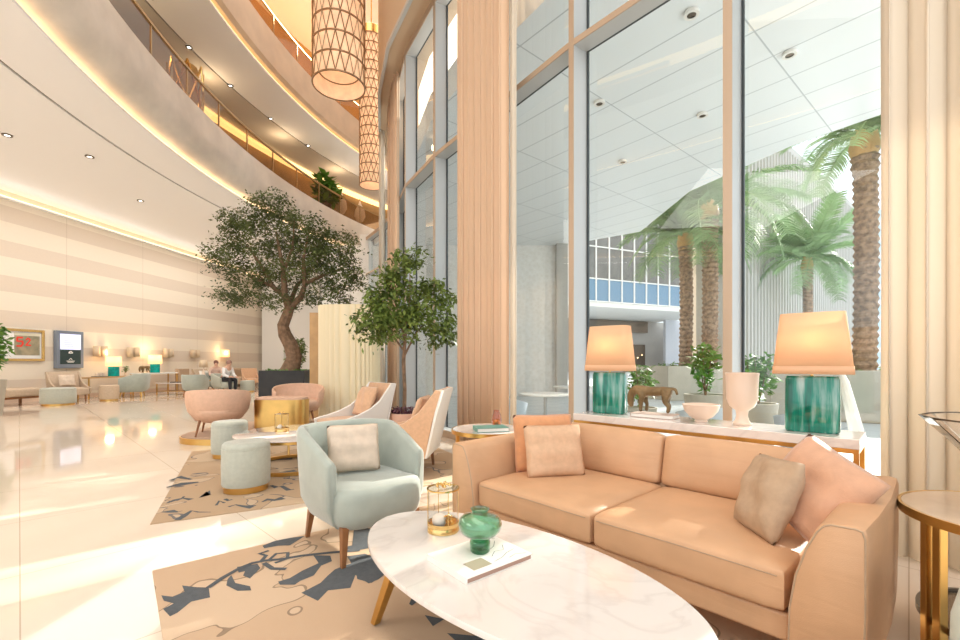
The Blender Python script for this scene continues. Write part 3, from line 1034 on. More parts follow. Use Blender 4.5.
ptb = patio_table('round white table outside the window, left of the smaller lamp', (1.35, 9.2, -.2), .55)
patio_table('round white table outside, partly behind the smaller lamp', (2.5, 11.8, -.2), .55, ptb)
st = thing('sun_umbrella', 'folded white parasol leaning outside behind the large lamp', 'umbrella', (5.6, 6.5, -.2))
M().tube([(0, 0, 0), (-.25, .1, 1.3)], .02, 8).build('pole', white_p, st)
M().tube([(-.03, .012, .12), (-.08, .03, .4), (-.21, .085, 1.1), (-.25, .1, 1.3)], [.03, .09, .06, .01], 10).build('folded_canopy', white_f, st)

# ------------------------------------------------------------------ rugs
def rug(label, p0, u, v, lu, lv, mats, shapes, th=0.010):
    """p0 corner, u and v unit axes, pattern shapes given in rug metres (along v, along u)"""
    ang = math.atan2(v[1], v[0]); m = M()
    sgn = 1 if (v[0] * u[1] - v[1] * u[0]) > 0 else -1
    y0, y1 = (0, lu) if sgn > 0 else (-lu, 0)
    m.box(0, lv, y0, y1, 0, th)
    m.m = 1
    for sh in shapes:
        pts = [(a, b_ * sgn, th + .0008 + .00012 * shapes.index(sh)) for a, b_ in sh]
        m.add(pts, [tuple(range(len(pts)))])
    o = m.build('rug', mats, None, (*p0, 0), (0, 0, ang), smooth=False, norm=False)
    return tag(o, label, 'rug')


def ribbon(pts, ws):
    L_, R_ = [], []
    for i, p in enumerate(pts):
        a = pts[max(0, i - 1)]; b_ = pts[min(len(pts) - 1, i + 1)]
        dx, dy = b_[0] - a[0], b_[1] - a[1]; l = math.hypot(dx, dy) or 1
        n_ = (-dy / l, dx / l); w_ = ws[i] / 2
        L_.append((p[0] + n_[0] * w_, p[1] + n_[1] * w_)); R_.append((p[0] - n_[0] * w_, p[1] - n_[1] * w_))
    return L_ + R_[::-1]


RUG1 = [[[0.02, 0.366], [0.063, 0.417], [0.116, 0.397], [0.113, 0.312], [0.174, 0.386], [0.22, 0.426], [0.21, 0.545], [0.131, 0.532], [0.068, 0.607], [0.038, 0.622], [0.017, 0.525], [0.062, 0.497], [0.026, 0.438]], [[0.384, 0.256], [0.486, 0.289], [0.486, 0.358], [0.411, 0.456], [0.389, 0.394], [0.409, 0.343], [0.377, 0.34]], [[0.314, 0.388], [0.339, 0.347], [0.339, 0.462], [0.392, 0.549], [0.388, 0.601], [0.331, 0.561], [0.296, 0.46]], [[0.781, 0.377], [0.86, 0.45], [0.84, 0.53], [0.77, 0.548], [0.695, 0.642], [0.616, 0.658], [0.582, 0.682], [0.52, 0.632], [0.521, 0.591], [0.583, 0.589], [0.665, 0.542], [0.769, 0.506]], [[0.814, 0.644], [0.919, 0.627], [0.936, 0.521], [1.037, 0.557], [1.073, 0.689], [1.078, 0.837], [0.957, 0.909], [0.894, 0.918], [0.878, 0.783], [0.799, 0.901], [0.698, 0.852], [0.622, 0.921], [0.582, 0.79], [0.695, 0.749], [0.756, 0.692]], [[0.573, 0.028], [0.657, -0.006], [0.75, 0.004], [0.839, 0.033], [0.713, 0.132], [0.651, 0.091], [0.572, 0.077]], [[0.948, 0.381], [1.079, 0.388], [1.219, 0.395], [1.13, 0.504], [1.007, 0.476]], [[1.177, 0.07], [1.248, 0.198], [1.088, 0.495], [0.988, 0.468]], [[0.969, 0.555], [1.044, 0.591], [0.989, 0.89], [0.906, 0.923], [0.866, 0.832]], [[0.96, 1.233], [1.023, 1.166], [1.041, 1.225], [0.963, 1.255]], [[0.97, 1.544], [1.104, 1.691], [1.089, 1.798], [0.967, 1.652]], [[0.968, 1.363], [1.021, 1.449], [0.95, 1.462]], [[0.226, 0.441], [0.305, 0.367], [0.401, 0.297], [0.466, 0.275], [0.526, 0.285], [0.6, 0.324], [0.722, 0.356], [0.868, 0.42], [1.027, 0.502], [1.041, 0.476], [0.88, 0.392], [0.732, 0.328], [0.61, 0.296], [0.536, 0.257], [0.464, 0.245], [0.387, 0.271], [0.285, 0.343], [0.206, 0.419]], [[0.511, 0.288], [0.566, 0.205], [0.54, 0.15], [0.587, 0.147], [0.583, 0.123], [0.518, 0.14], [0.542, 0.199], [0.491, 0.274]], [[0.551, 0.296], [0.613, 0.221], [0.659, 0.245], [0.635, 0.32], [0.566, 0.333], [0.57, 0.355], [0.651, 0.336], [0.681, 0.239], [0.605, 0.201], [0.535, 0.282]], [[0.502, 0.305], [0.525, 0.416], [0.588, 0.476], [0.608, 0.454], [0.551, 0.402], [0.532, 0.299]]]
RUG2 = [[[0.026, 0.521], [0.069, 0.612], [0.139, 0.635], [0.227, 0.558], [0.189, 0.526], [0.131, 0.617], [0.105, 0.578], [0.042, 0.509]], [[0.089, 0.568], [0.121, 0.615], [0.133, 0.681], [0.153, 0.677], [0.139, 0.607], [0.105, 0.556]], [[0.142, 0.005], [0.178, 0.095], [0.231, 0.209], [0.297, 0.138], [0.38, 0.087], [0.376, 0.079], [0.285, 0.122], [0.245, 0.183], [0.224, 0.077], [0.188, -0.013]], [[0.031, 0.273], [0.112, 0.288], [0.151, 0.215], [0.172, 0.233], [0.178, 0.225], [0.145, 0.197], [0.08, 0.226], [0.029, 0.263]], [[0.395, 0.255], [0.418, 0.397], [0.476, 0.301], [0.456, 0.291], [0.43, 0.379], [0.417, 0.253]], [[0.479, 0.428], [0.503, 0.362], [0.509, 0.387], [0.529, 0.365], [0.483, 0.34], [0.451, 0.416]], [[0.49, 0.177], [0.553, 0.208], [0.621, 0.136], [0.705, 0.105], [0.651, 0.033], [0.593, 0.108], [0.545, 0.19], [0.506, 0.153]], [[0.739, 0.184], [0.789, 0.262], [0.847, 0.207], [0.895, 0.253], [0.931, 0.171], [0.839, 0.157], [0.791, 0.202], [0.755, 0.172]], [[0.856, 0.707], [0.901, 0.622], [0.947, 0.639], [1.0, 0.461], [1.023, 0.467], [1.027, 0.447], [0.956, 0.437], [0.913, 0.617], [0.863, 0.576], [0.828, 0.697]], [[0.26, 0.571], [0.285, 0.66], [0.332, 0.784], [0.347, 0.624], [0.327, 0.622], [0.306, 0.754], [0.313, 0.652], [0.27, 0.567]], [[-0.059, 1.382], [0.031, 1.542], [0.153, 1.324], [0.129, 1.308], [0.003, 1.456], [-0.013, 1.362]], [[-0.045, 1.102], [0.064, 1.22], [0.213, 1.185], [0.213, 1.145], [0.098, 1.106], [-0.029, 1.076]], [[0.82, 1.916], [0.944, 1.998], [1.154, 1.958], [1.126, 1.842], [0.944, 1.898], [0.83, 1.888]], [[0.801, 1.145], [0.912, 1.201], [1.096, 1.251], [1.13, 1.169], [0.952, 1.067], [0.807, 1.095]]]
rug('tan rug with large slate leaf branches under the mint armchair and the oval coffee table', (-1.87, 2.54), (0.629, -0.777), (0.777, 0.629), 3.3, 2.1, [rug1_m, rugdark], RUG1)
rug('brown rug with small dark sprigs under the round coffee table and two ottomans', (-2.43, 3.28), (-0.47, 0.8827), (0.8827, 0.47), 3.0, 3.0, [rug2_m, rugdark], RUG2, .008)
ZR = .0135

# ------------------------------------------------------------------ sofa
SL = 1.70; DS = .95
sf = thing('sofa', 'long peach leather three-seat sofa with two seat cushions, facing the oval marble table', 'sofa', (-.013, 2.89, ZR), R(-47.5))


def arm_mesh(side):
    # side 1: right arm, outer face towards +x
    m = M(); rs = []
    prof = [(0.0, .13), (0.004, .30), (0.022, .42), (0.055, .53), (0.085, .60), (0.105, .627), (0.13, .636), (.200, .640), (.218, .634), (.225, .61), (.225, .40), (.220, .13)]
    for y, sc in ((-.035, .93), (-.03, .985), (-.02, 1), (.2, 1.0), (.5, 1.0), (.8, 1.0), (DS - .012, 1), (DS - .002, .985), (DS, .93)):
        c = .12; zc = .38
        bulge = .018 * sin(PI * (y + .03) / (DS + .03))
        r = []
        for x, z in prof:
            xx = c + (x - c) * sc + (bulge if x > .2 else 0)
            zz = zc + (z - zc) * (1 - (1 - sc) * .5)
            r.append(((SL + xx) if side > 0 else -xx, y, zz))
        rs.append(r)
    m.loft(rs)
    return m


arm_mesh(1).build('armrest', sofa_f, sf, ang=50)
arm_mesh(-1).build('armrest', sofa_f, sf, ang=50)
for side in (1, -1):    # piping seam round the front panel
    prof = [(0.006, .14), (0.010, .30), (0.028, .42), (0.061, .53), (0.090, .595), (0.11, .622), (0.13, .630), (.195, .633), (.211, .628), (.218, .605), (.218, .40), (.214, .14)]
    M().tube([((SL + x) if side > 0 else -x, -.034, z) for x, z in prof], .0032, 6).build('piping', taupe_f, sf)
M().box(0.002, SL - .002, .02, DS - .04, .14, .246).build('base_frame', sofa_f, sf, bevel=.012)
bk = M(); bk.loft([[(0.002, .80, .25), (SL - .002, .80, .25), (SL - .002, DS, .25), (.002, DS, .25)], [(0.002, .86, .57), (SL - .002, .86, .57), (SL - .002, DS, .57), (.002, DS, .57)],
                   [(0.02, .89, .64), (SL - .02, .89, .64), (SL - .02, DS - .01, .64), (.02, DS - .01, .64)]])
bk.build('back_frame', sofa_f, sf, bevel=.02)
XS = .86
for x0, x1 in ((.004, XS - .003), (XS + .003, SL - .004)):
    m = soft_box(x0, x1, -.012, .80, .248, .425, .035, .012)
    c = m.build('seat_cushion', sofa_f, sf, ang=60)
    M().tube([(x0 + .03, -.013, .392), ((x0 + x1) / 2, -.0135, .396), (x1 - .03, -.013, .392)], .0025, 5).build('seam', taupe_f, c)
for x0, x1 in ((.004, .83), (.836, SL - .004)):
    m = soft_box(x0, x1, -.07, .07, 0, .33, .045, 0, 12)
    for i, v in enumerate(m.v):
        h = v.z / .33; k = max(0, 1 - ((v.x - (x0 + x1) / 2) / ((x1 - x0) / 2)) ** 2)
        if v.y < 0: v.y -= .03 * k * sin(PI * min(1, h))
        v.z += .008 * k * h
    m.build('back_cushion', sofa_f, sf, loc=(0, .835, .395), rot=(R(-13), 0, 0), ang=60)
for x, y in ((-.12, .08), (-.12, .88), (SL + .12, .08), (SL + .12, .88), (XS, .1)):
    M().lathe([(.025, 0), (.03, .14)], 12).build('foot', darkmetal, sf, loc=(x, y, 0))


def sofa_pt(x, y, z):
    return Matrix.Translation((-.013, 2.89, ZR)) @ Matrix.Rotation(R(-47.5), 4, 'Z') @ Vector((x, y, z))


def put_pillow(name, label, mt, w_, h_, t, sx, sy, z, lang, tilt, roll=0, seed=0):
    p = sofa_pt(sx, sy, z)
    rot = (Matrix.Rotation(R(-47.5 + lang), 4, 'Z') @ Matrix.Rotation(R(tilt), 4, 'X') @ Matrix.Rotation(R(roll), 4, 'Y')).to_euler()
    return pillow(name, label, 'cushion', mt, w_, h_, t, p, rot, seed)


put_pillow('throw_pillow', 'larger apricot cushion behind the small sand one at the left end of the sofa', orange_f, .46, .42, .13, .115, .53, .615, 57, -14, 0, 1)
put_pillow('throw_pillow', 'smaller sand-coloured cushion in front at the left end of the sofa', sand_f, .42, .365, .13, .275, .44, .592, 57, -18, 0, 2)
put_pillow('throw_pillow', 'taupe cushion leaning at the right end of the sofa', taupe_f, .36, .38, .14, 1.535, .36, .585, -48, -22, -4, 3)
put_pillow('throw_pillow', 'shiny rose cushion standing on its corner against the right armrest', rose_f, .40, .385, .14, 1.70, .40, .645, -18, -30, 27, 4)

# ------------------------------------------------------------------ oval coffee table
ct = thing('coffee_table', 'large oval white marble coffee table with angled gold legs in front of the sofa', 'table', (.088, 1.767, ZR), R(-46.1))


def oval(a, b_, n=72):
    return [(a * cos(2 * PI * k / n), b_ * sin(2 * PI * k / n)) for k in range(n)]


m = M(); m.loft([[(x * s, y * s, z) for x, y in oval(.79, .39)] for s, z in ((.985, .374 - ZR), (1.0, .379 - ZR), (1.0, .396 - ZR), (.995, .400 - ZR))])
m.build('marble_top', marble, ct)
m = M(); m.loft([[(x * s, y * s, z) for x, y in oval(.785, .385)] for s, z in ((.93, .350), (.97, .3625))])
m.build('under_frame', brass, ct)
for sx in (-1, 1):
    for sy in (-1, 1):
        tx, ty, bx, by = sx * .46, sy * .17, sx * .575, sy * .23
        m = M(); m.loft([[(tx + a * .026, ty + c * .026, .352) for a, c in ((-1, -1), (1, -1), (1, 1), (-1, 1))], [(bx + a * .017, by + c * .017, 0) for a, c in ((-1, -1), (1, -1), (1, 1), (-1, 1))]])
        m.build('leg', gold, ct, smooth=False, bevel=.004)

# book
def book(label, loc, rz, w_, d_, h_, cover, pages, cat='book'):
    t = thing('book', label, cat, loc, rz)
    m = M(); m.box(-w_ / 2, w_ / 2, -d_ / 2, d_ / 2, 0, .003); m.box(-w_ / 2, w_ / 2, -d_ / 2, d_ / 2, h_ - .003, h_); m.box(-w_ / 2, -w_ / 2 + .003, -d_ / 2, d_ / 2, .003, h_ - .003)
    m.build('cover', cover, t, smooth=False)
    M().box(-w_ / 2 + .004, w_ / 2 - .006, -d_ / 2 + .005, d_ / 2 - .005, .0032, h_ - .0032).build('pages', pages, t, smooth=False)
    return t


bk1 = book('white picture book lying on the oval marble table under the green vase', (.0, 1.80, .4005), R(39), .335, .265, .024, paper, mat('brown_page_edge', (.42, .26, .20), .7))
m = M(); m.m = 0
def line_strip(pts, w_=.0022): return ribbon(pts, [w_] * len(pts))
for pts in ([(-.02, .02), (.02, .06), (.06, .05), (.10, .08)], [(.02, -.05), (.06, -.02), (.10, -.03), (.13, .01)], [(.04, .0), (.09, .02), (.13, .06)], [(0, -.09), (.05, -.08), (.09, -.06), (.14, -.05)], [(.05, .10), (.10, .11), (.15, .08)], [(.07, -.10), (.11, -.09), (.15, -.11)]):
    q = line_strip(pts); m.add([(x, y, .0244) for x, y in q], [tuple(range(len(q)))])
m.build('printed_drawing', dark_line, bk1, smooth=False, norm=False)
m = M(); m.add([(-.11, -.10, .0243), (-.02, -.10, .0243), (-.02, -.03, .0243), (-.11, -.03, .0243)], [(0, 1, 2, 3)])
m.build('printed_panel', mat('khaki_print', (0.42, 0.38, 0.27), .6), bk1, smooth=False, norm=False)

# green vase (walls with thickness)
gv = thing('glass_vase', 'round green glass vase on a darker green foot, standing on the white book', 'vase', (.0, 1.825, .4252))
M().lathe([(.030, .053), (.046, .062), (.074, .074), (.087, .092), (.090, .112), (.085, .132), (.068, .147), (.044, .153), (.035, .157), (.034, .166), (.039, .174), (.035, .175),
           (.031, .167), (.031, .158), (.040, .149), (.065, .142), (.080, .129), (.085, .112), (.082, .094), (.070, .079), (.044, .066), (.001, .061)], 48, cap=False).build('bowl', green_g, gv)
M().lathe([(.001, .0), (.038, .0), (.042, .006), (.042, .040), (.038, .048), (.030, .0525), (.030, .048), (.036, .040), (.036, .014), (.001, .012)], 48, cap=False).build('foot', green_d, gv)


def lantern(label, loc, r, h, ball, base=None):
    t = thing('glass_lantern', label, 'ornament', loc)
    M().lathe([(.001, 0), (r, 0), (r, .018), (r * .97, .022), (r * .97, .034), (r, .038), (r, .044), (r - .006, .044), (r - .006, .012), (.001, .012)], 36, cap=False).build('base_dish', brass, t)
    M().lathe([(r * .94, .03), (r * .94, h)], 36, cap=False).build('glass_cylinder', clear, t)
    for k in range(4):
        a = k * PI / 2 + .4
        M().tube([(r * cos(a), r * sin(a), .03), (r * cos(a), r * sin(a), h)], .0022, 6).build('rod', brass, t)
    m = M(); n = 28; rs = [[(r * cos(2 * PI * j / n) * 1.0 + (q[0]) * cos(2 * PI * j / n), r * sin(2 * PI * j / n) + q[0] * sin(2 * PI * j / n), h + q[1]) for q in ((-.003, -.003), (.003, -.003), (.003, .003), (-.003, .003))] for j in range(n)]
    m.loft(rs, wrap=True, cap=False); m.build('top_ring', brass, t)
    M().lathe([(.001, h + .002), (r * .95, h + .002), (r * .95, h + .004), (.001, h + .004)], 32, cap=False).build('glass_lid', clear, t)
    # twig knob
    m = M()
    for k in range(5):
        a = k * 1.26; m.tube([(0, 0, h + .006), (.015 * cos(a), .015 * sin(a), h + .022), (.034 * cos(a), .034 * sin(a), h + .014 + .01 * (k % 2))], [.005, .006, .003], 6)
        m.lathe([(.0005, h + .008), (.010, h + .016), (.0005, h + .024)], 8, cx=.032 * cos(a), cy=.032 * sin(a))
    m.build('flower_knob', brass, t)
    rr = ball
    M().lathe([(.0005 + rr * sin(PI * k / 12), -rr * cos(PI * k / 12)) for k in range(13)], 24).build('white_ball', white_c, t, loc=(-r * .25, .0, .0135 + rr))
    m = M(); rnd = random.Random(3)
    for k in range(26):
        d = Vector((rnd.gauss(0, 1), rnd.gauss(0, 1), rnd.gauss(0, 1))).normalized(); p = Vector((r * .42, -r * .25, .065)) + d * .018
        leaf(m, p, .016, rnd, .8)
    m.tube([(r * .42, -r * .25, .013), (r * .42, -r * .25, .06)], .002, 5)
    m.build('gold_flower', brass, t, smooth=False, norm=False)
    return t


ln = lantern('gold and glass lantern with a white ball, on the large oval table', (-.175, 2.115, .4005), .075, .20, .034)
ln2 = copy_tree(ln); relabel(ln2, 'gold and glass lantern on the round marble table behind the mint armchair')
ln2.location = (-2.28, 5.12, .4005)

# ------------------------------------------------------------------ tub armchairs
def tub_path(hw, yf, yb, n=36):
    """plan centre line from front-left round the back to front-right; local front is -y"""
    pts = []
    L1 = 0.12
    pts.append((-hw, yf)); pts.append((-hw, yf + .05)); pts.append((-hw, yf + .16))
    y0 = yf + .24
    for k in range(n + 1):
        a = PI - PI * k / n
        e = 0.78
        c, s = cos(a), sin(a)
        pts.append((hw * math.copysign(abs(c) ** e, c), y0 + (yb - y0) * abs(s) ** e))
    pts += [(hw, yf + .16), (hw, yf + .05), (hw, yf)]
    return pts


def tub_chair(label, loc, rz, fab, seat_fab, legm, group=None, hw=.35, yf=-.28, yb=.36, zb=.76, zf=.60, zlow=.19, taper=.90, tk=.035, legs=True):
    t = thing('tub_armchair', label, 'armchair', loc, rz, group)
    P = tub_path(hw, yf, yb); n = len(P); m = M(); rs = []
    for i, (x, y) in enumerate(P):
        a = P[max(0, i - 1)]; b_ = P[min(n - 1, i + 1)]
        dx, dy = b_[0] - a[0], b_[1] - a[1]; l = math.hypot(dx, dy); nx, ny = -dy / l, dx / l     # outward
        q = (y - yf) / (yb - yf)
        z = zf + (zb - zf) * min(1, max(0, (q - .02) / .62)) ** .85
        r = []
        lean = .03 * q
        for o_, zz in ((-tk, .26), (-tk, .45), (-tk * .9 + lean, z - .03), (-tk * .5 + lean, z - .005), (0 + lean, z), (tk * .6 + lean, z - .005), (tk * .95 + lean, z - .03), (tk + lean * .4, .5), (tk * .9, .32), (tk * .2, zlow + .03), (-tk * .8, zlow)):
            s_ = 1 if zz > .33 else taper + (1 - taper) * max(0, (zz - zlow)) / (.33 - zlow)
            r.append(((x + nx * o_) * s_, (y + ny * o_) * s_, zz))
        rs.append(r)
    # round the arm fronts
    def shrink(r, dy, s_):
        cx = sum(p[0] for p in r) / len(r); cz = sum(p[2] for p in r) / len(r)
        return [(cx + (p[0] - cx) * s_, p[1] - dy, cz + (p[2] - cz) * (1 - (1 - s_) * .12)) for p in r]
    rs = [shrink(rs[0], .022, .55), shrink(rs[0], .014, .88)] + rs + [shrink(rs[-1], .014, .88), shrink(rs[-1], .022, .55)]
    m.loft(rs); m.build('shell', fab, t, ang=60)
    # seat: D-shaped block which bulges forwards past the arms
    m = M(); rs = []
    def dring(s_, z, f=0):
        r = []
        for k in range(40):
            a = 2 * PI * k / 40; c, s2 = cos(a), sin(a)
            ex = .55 if s2 < 0 else .8
            X = (hw - tk * .6) * math.copysign(abs(c) ** ex, c)
            Y = (.40 if s2 < 0 else yb - .06) * math.copysign(abs(s2) ** ex, s2)
            if s2 < 0: X *= 1 + .11 * min(1, abs(Y) / .3) * (1 if Y < -.25 else .0) 
            r.append((X * s_, Y * s_ - .0, z + f * (1 - (X / hw) ** 2)))
        return r
    for s_, z in ((.80, zlow - .005), (.90, zlow + .01), (.97, zlow + .05), (1.0, zlow + .10), (1.0, .37), (.985, .405), (.95, .425), (.88, .435), (.5, .44), (.05, .442)):
        rs.append(dring(s_, z))
    m.loft(rs); m.build('seat', seat_fab, t, ang=70)
    if legs:
        for x, y in ((-.25, -.29), (.25, -.29), (-.215, .24), (.215, .24)):
            m = M(); ox, oy = x * 1.10, y * 1.12
            m.loft([[(x + a * .022, y + c * .022, zlow + .03) for a, c in ((-1, -1), (1, -1), (1, 1), (-1, 1))], [(ox + a * .013, oy + c * .013, 0) for a, c in ((-1, -1), (1, -1), (1, 1), (-1, 1))]])
            m.build('leg', legm, t, smooth=False, bevel=.003)
    return t


ac = tub_chair('pale mint velvet tub armchair with brown wooden legs on the front rug', (-.815, 2.99, ZR), R(43.7), mint_f, mint_f, walnut, hw=.315, yb=.34, yf=-.25)
pillow('throw_pillow', 'cream woven cushion propped in the mint tub armchair', 'cushion', cream_f, .36, .335, .12, (-.86, 3.03, .618), (Matrix.Rotation(R(22), 4, 'Z') @ Matrix.Rotation(R(-20), 4, 'X')).to_euler(), 5)
ac2 = tub_chair('pale tub armchair cut by the bottom right corner beside the gold-edged side table', (1.62, .93, 0), R(-60), mintp_f, mintp_f, walnut)

# ------------------------------------------------------------------ console behind the sofa
cs = thing('console_table', 'long narrow marble console on gold legs behind the sofa, carrying two lamps', 'console table', (.765, 3.66, 0), R(-44.7))
CL, CDp = 1.80, .386
M().box(0, CL, 0, CDp, .725, .78).build('marble_top', marble, cs, smooth=False, bevel=.004)
m = M()
for y in (.004, CDp - .026): m.box(.004, CL - .004, y, y + .022, .70, .7245)
for x in (.004, CL - .026): m.box(x, x + .022, .026, CDp - .026, .70, .7245)
m.build('frame', gold, cs, smooth=False)
for x in (.004, CL - .029):
    for y in (.004, CDp - .029):
        M().box(x, x + .025, y, y + .025, 0, .70).build('leg', gold, cs, smooth=False)
m = M()
for y in (.004, CDp - .024): m.box(.03, CL - .03, y, y + .02, .06, .08)
m.build('stretcher', gold, cs, smooth=False)


def cons(x, y, z=.781):
    return Matrix.Translation((.765, 3.66, 0)) @ Matrix.Rotation(R(-44.7), 4, 'Z') @ Vector((x, y, z))


def sq_ring(hx, hy, z, n=48, e=.35):
    r = []
    for k in range(n):
        a = 2 * PI * k / n; c, s_ = cos(a), sin(a)
        r.append((hx * math.copysign(abs(c) ** e, c), hy * math.copysign(abs(s_) ** e, s_), z))
    return r


def big_lamp(label, loc, rz, bw_, bd, bh, sw, swt, sh, shm, basem, watt, group=None):
    t = thing('table_lamp', label, 'lamp', loc, rz, group)
    m = M(); rs = [sq_ring(bw_ * .94, bd * .9, 0), sq_ring(bw_, bd, .012), sq_ring(bw_ * 1.0, bd, bh * .5), sq_ring(bw_ * .985, bd, bh - .02), sq_ring(bw_ * .93, bd * .9, bh), sq_ring(.05, .03, bh + .002)]
    m.loft(rs); m.build('ceramic_base', basem, t, ang=60)
    M().tube([(0, 0, bh), (0, 0, bh + sh * .9)], .008, 8).build('stem', brass, t)
    m = M(); z0 = bh + .012; th = .003
    m.loft([sq_ring(sw, sw * .52, z0, e=.45), sq_ring(swt, swt * .52, z0 + sh, e=.45)], cap=False)
    s = m.build('lamp_shade', shm, t, solid=.003, ang=60)
    m = M(); m.loft([sq_ring(sw * 1.004, sw * .524, z0 + .0, e=.45), sq_ring(sw * .992, sw * .518, z0 + sh * .13, e=.45)], cap=False)
    m.build('shade_band', shm, s, solid=.002, ang=60)
    m = M()
    for k in range(4):
        a = k * PI / 2
        m.tube([(0, 0, z0 + sh * .85), (swt * .9 * cos(a), swt * .48 * sin(a), z0 + sh * .85)], .003, 5)
    m.build('shade_spider', brass, t)
    M().lathe([(.001, 0), (.024, .02), (.03, .045), (.02, .075), (.001, .085)], 16).build('bulb', lampglow, t, loc=(0, 0, z0 + sh * .35))
    d = bpy.data.lights.new('lamp_light', 'POINT'); d.energy = watt; d.color = (1, .72, .42); d.shadow_soft_size = .05
    o = bpy.data.objects.new('lamp_light', d); COL.objects.link(o); o.parent = t; o.location = (0, 0, z0 + sh * .60)
    return t


p = cons(.215, .215)
big_lamp('lit table lamp with a teal glazed base at the left end of the console', p, R(-44.7 + 8), .135, .062, .335, .198, .158, .365, shade_m, teal, 2.6)
p = cons(1.565, .18)
big_lamp('larger-looking lit table lamp with a teal glazed base at the right end of the console', p, R(-44.7 + 8), .135, .062, .335, .198, .158, .365, shade_m, teal, 2.6)

# grazing bronze horse on a slab
hp = cons(.60, .19)
bkh = book('closed book lying under the bronze horse on the console', hp, R(-44.7 + 3), .32, .15, .030, mat('dusty_rose_cloth', (.50, .36, .29), .7), paper)
hz = hp + Vector((0, 0, .0305))
def skin_body(name, verts, edges, radii, mt, parent=None, loc=(0, 0, 0), rot=(0, 0, 0), sub=2, root=0):
    me = bpy.data.meshes.new(name); me.from_pydata(verts, edges, [])
    o = bpy.data.objects.new(name, me); COL.objects.link(o)
    q = o.modifiers.new('skin', 'SKIN'); q.use_smooth_shade = True
    for i, r in enumerate(radii):
        sv_ = me.skin_vertices[0].data[i]
        sv_.radius = (r, r) if not isinstance(r, tuple) else r
        sv_.use_root = (i == root)
    q = o.modifiers.new('sub', 'SUBSURF'); q.levels = sub; q.render_levels = sub
    me.materials.append(mt)
    o.location = loc; o.rotation_euler = rot
    if parent: o.parent = parent
    return o


# local x: towards the tail; head hangs at -x
hv = [(.0, 0, .165), (-.05, 0, .168), (-.10, 0, .178), (.055, 0, .172), (.085, 0, .170),           # 0-4 barrel, chest, rump
      (-.140, 0, .182), (-.175, 0, .160), (-.190, 0, .115), (-.188, 0, .070), (-.180, 0, .038),    # 5-9 neck, poll, muzzle
      (-.085, .028, .135), (-.080, .028, .085), (-.070, .030, .075), (-.075, .030, .012),           # 10-13 front near
      (-.085, -.028, .135), (-.095, -.028, .080), (-.100, -.028, .04), (-.092, -.030, .012),        # 14-17 front far
      (.088, .028, .135), (.075, .030, .095), (.100, .030, .060), (.088, .030, .012),               # 18-21 hind
      (.090, -.028, .135), (.085, -.030, .095), (.112, -.030, .062), (.104, -.030, .012),           # 22-25
      (.125, 0, .195), (.152, 0, .190), (.165, 0, .150)]                                            # 26-28 tail
he = [(0, 1), (1, 2), (0, 3), (3, 4), (2, 5), (5, 6), (6, 7), (7, 8), (8, 9), (2, 10), (10, 11), (11, 12), (12, 13), (2, 14), (14, 15), (15, 16), (16, 17),
      (4, 18), (18, 19), (19, 20), (20, 21), (4, 22), (22, 23), (23, 24), (24, 25), (4, 26), (26, 27), (27, 28)]
hr = [.040, .043, .046, .040, .044, .042, .036, .030, .025, .016, .026, .018, .014, .013, .026, .018, .014, .013, .032, .022, .014, .013, .032, .022, .014, .013, .013, .012, .009]
ht = thing('horse_sculpture', 'small bronze grazing horse figure on the console between lamp and bowl', 'sculpture', hz, R(-44.7 + 3))
o = skin_body('body', [(x, y, z - .004) for x, y, z in hv], he, hr, bronze, ht, sub=2)
m = M()
for s_ in (-1, 1):
    m.loft([[(-.156, s_ * .012, .150), (-.164, s_ * .016, .152), (-.160, s_ * .020, .146)], [(-.150, s_ * .018, .175), (-.1505, s_ * .0185, .1755), (-.1495, s_ * .019, .175)]])
m.build('ears', bronze, ht)

bp_ = cons(.93, .19)
bw2 = M().lathe([(.001, 0), (.042, 0), (.040, .014), (.075, .035), (.108, .075), (.122, .120), (.118, .122), (.103, .080), (.07, .045), (.001, .03)], 40, cap=False).build('stone_bowl', peach_c, None, bp_)
tag(bw2, 'wide peach stone bowl on the console right of the bronze horse', 'bowl')
up = cons(1.185, .20)
ut = M().lathe([(.001, 0), (.052, 0), (.055, .012), (.042, .03), (.034, .06), (.038, .095), (.075, .125), (.092, .17), (.094, .25), (.098, .33), (.102, .345), (.092, .348), (.085, .25), (.082, .17), (.05, .135), (.001, .125)], 44, cap=False).build('urn', peach_c, None, up)
tag(ut, 'tall white footed urn on the console left of the larger lamp', 'vase')

# ------------------------------------------------------------------ round gilded side tables
def round_side_table(label, loc, r, zt, topm, legsp):
    t = thing('side_table', label, 'side table', loc)
    M().lathe([(.001, zt - .022), (r - .015, zt - .022), (r - .012, zt), (.001, zt)], 56, cap=False).build('marble_top', topm, t)
    m = M(); n = 64
    m.loft([[((r + q[0]) * cos(2 * PI * j / n), (r + q[0]) * sin(2 * PI * j / n), zt + q[1]) for q in ((-.011, -.034), (0, -.034), (0, .001), (-.011, .001))] for j in range(n)], wrap=True, cap=False)
    m.build('gold_rim', gold, t)
    for a in legsp:
        x, y = (r - .045) * cos(R(a)), (r - .045) * sin(R(a))
        M().box(-.016, .016, -.016, .016, .0, zt - .024).build('leg', gold, t, loc=(x, y, 0), rot=(0, 0, R(a)), smooth=False, bevel=.003)
    return t


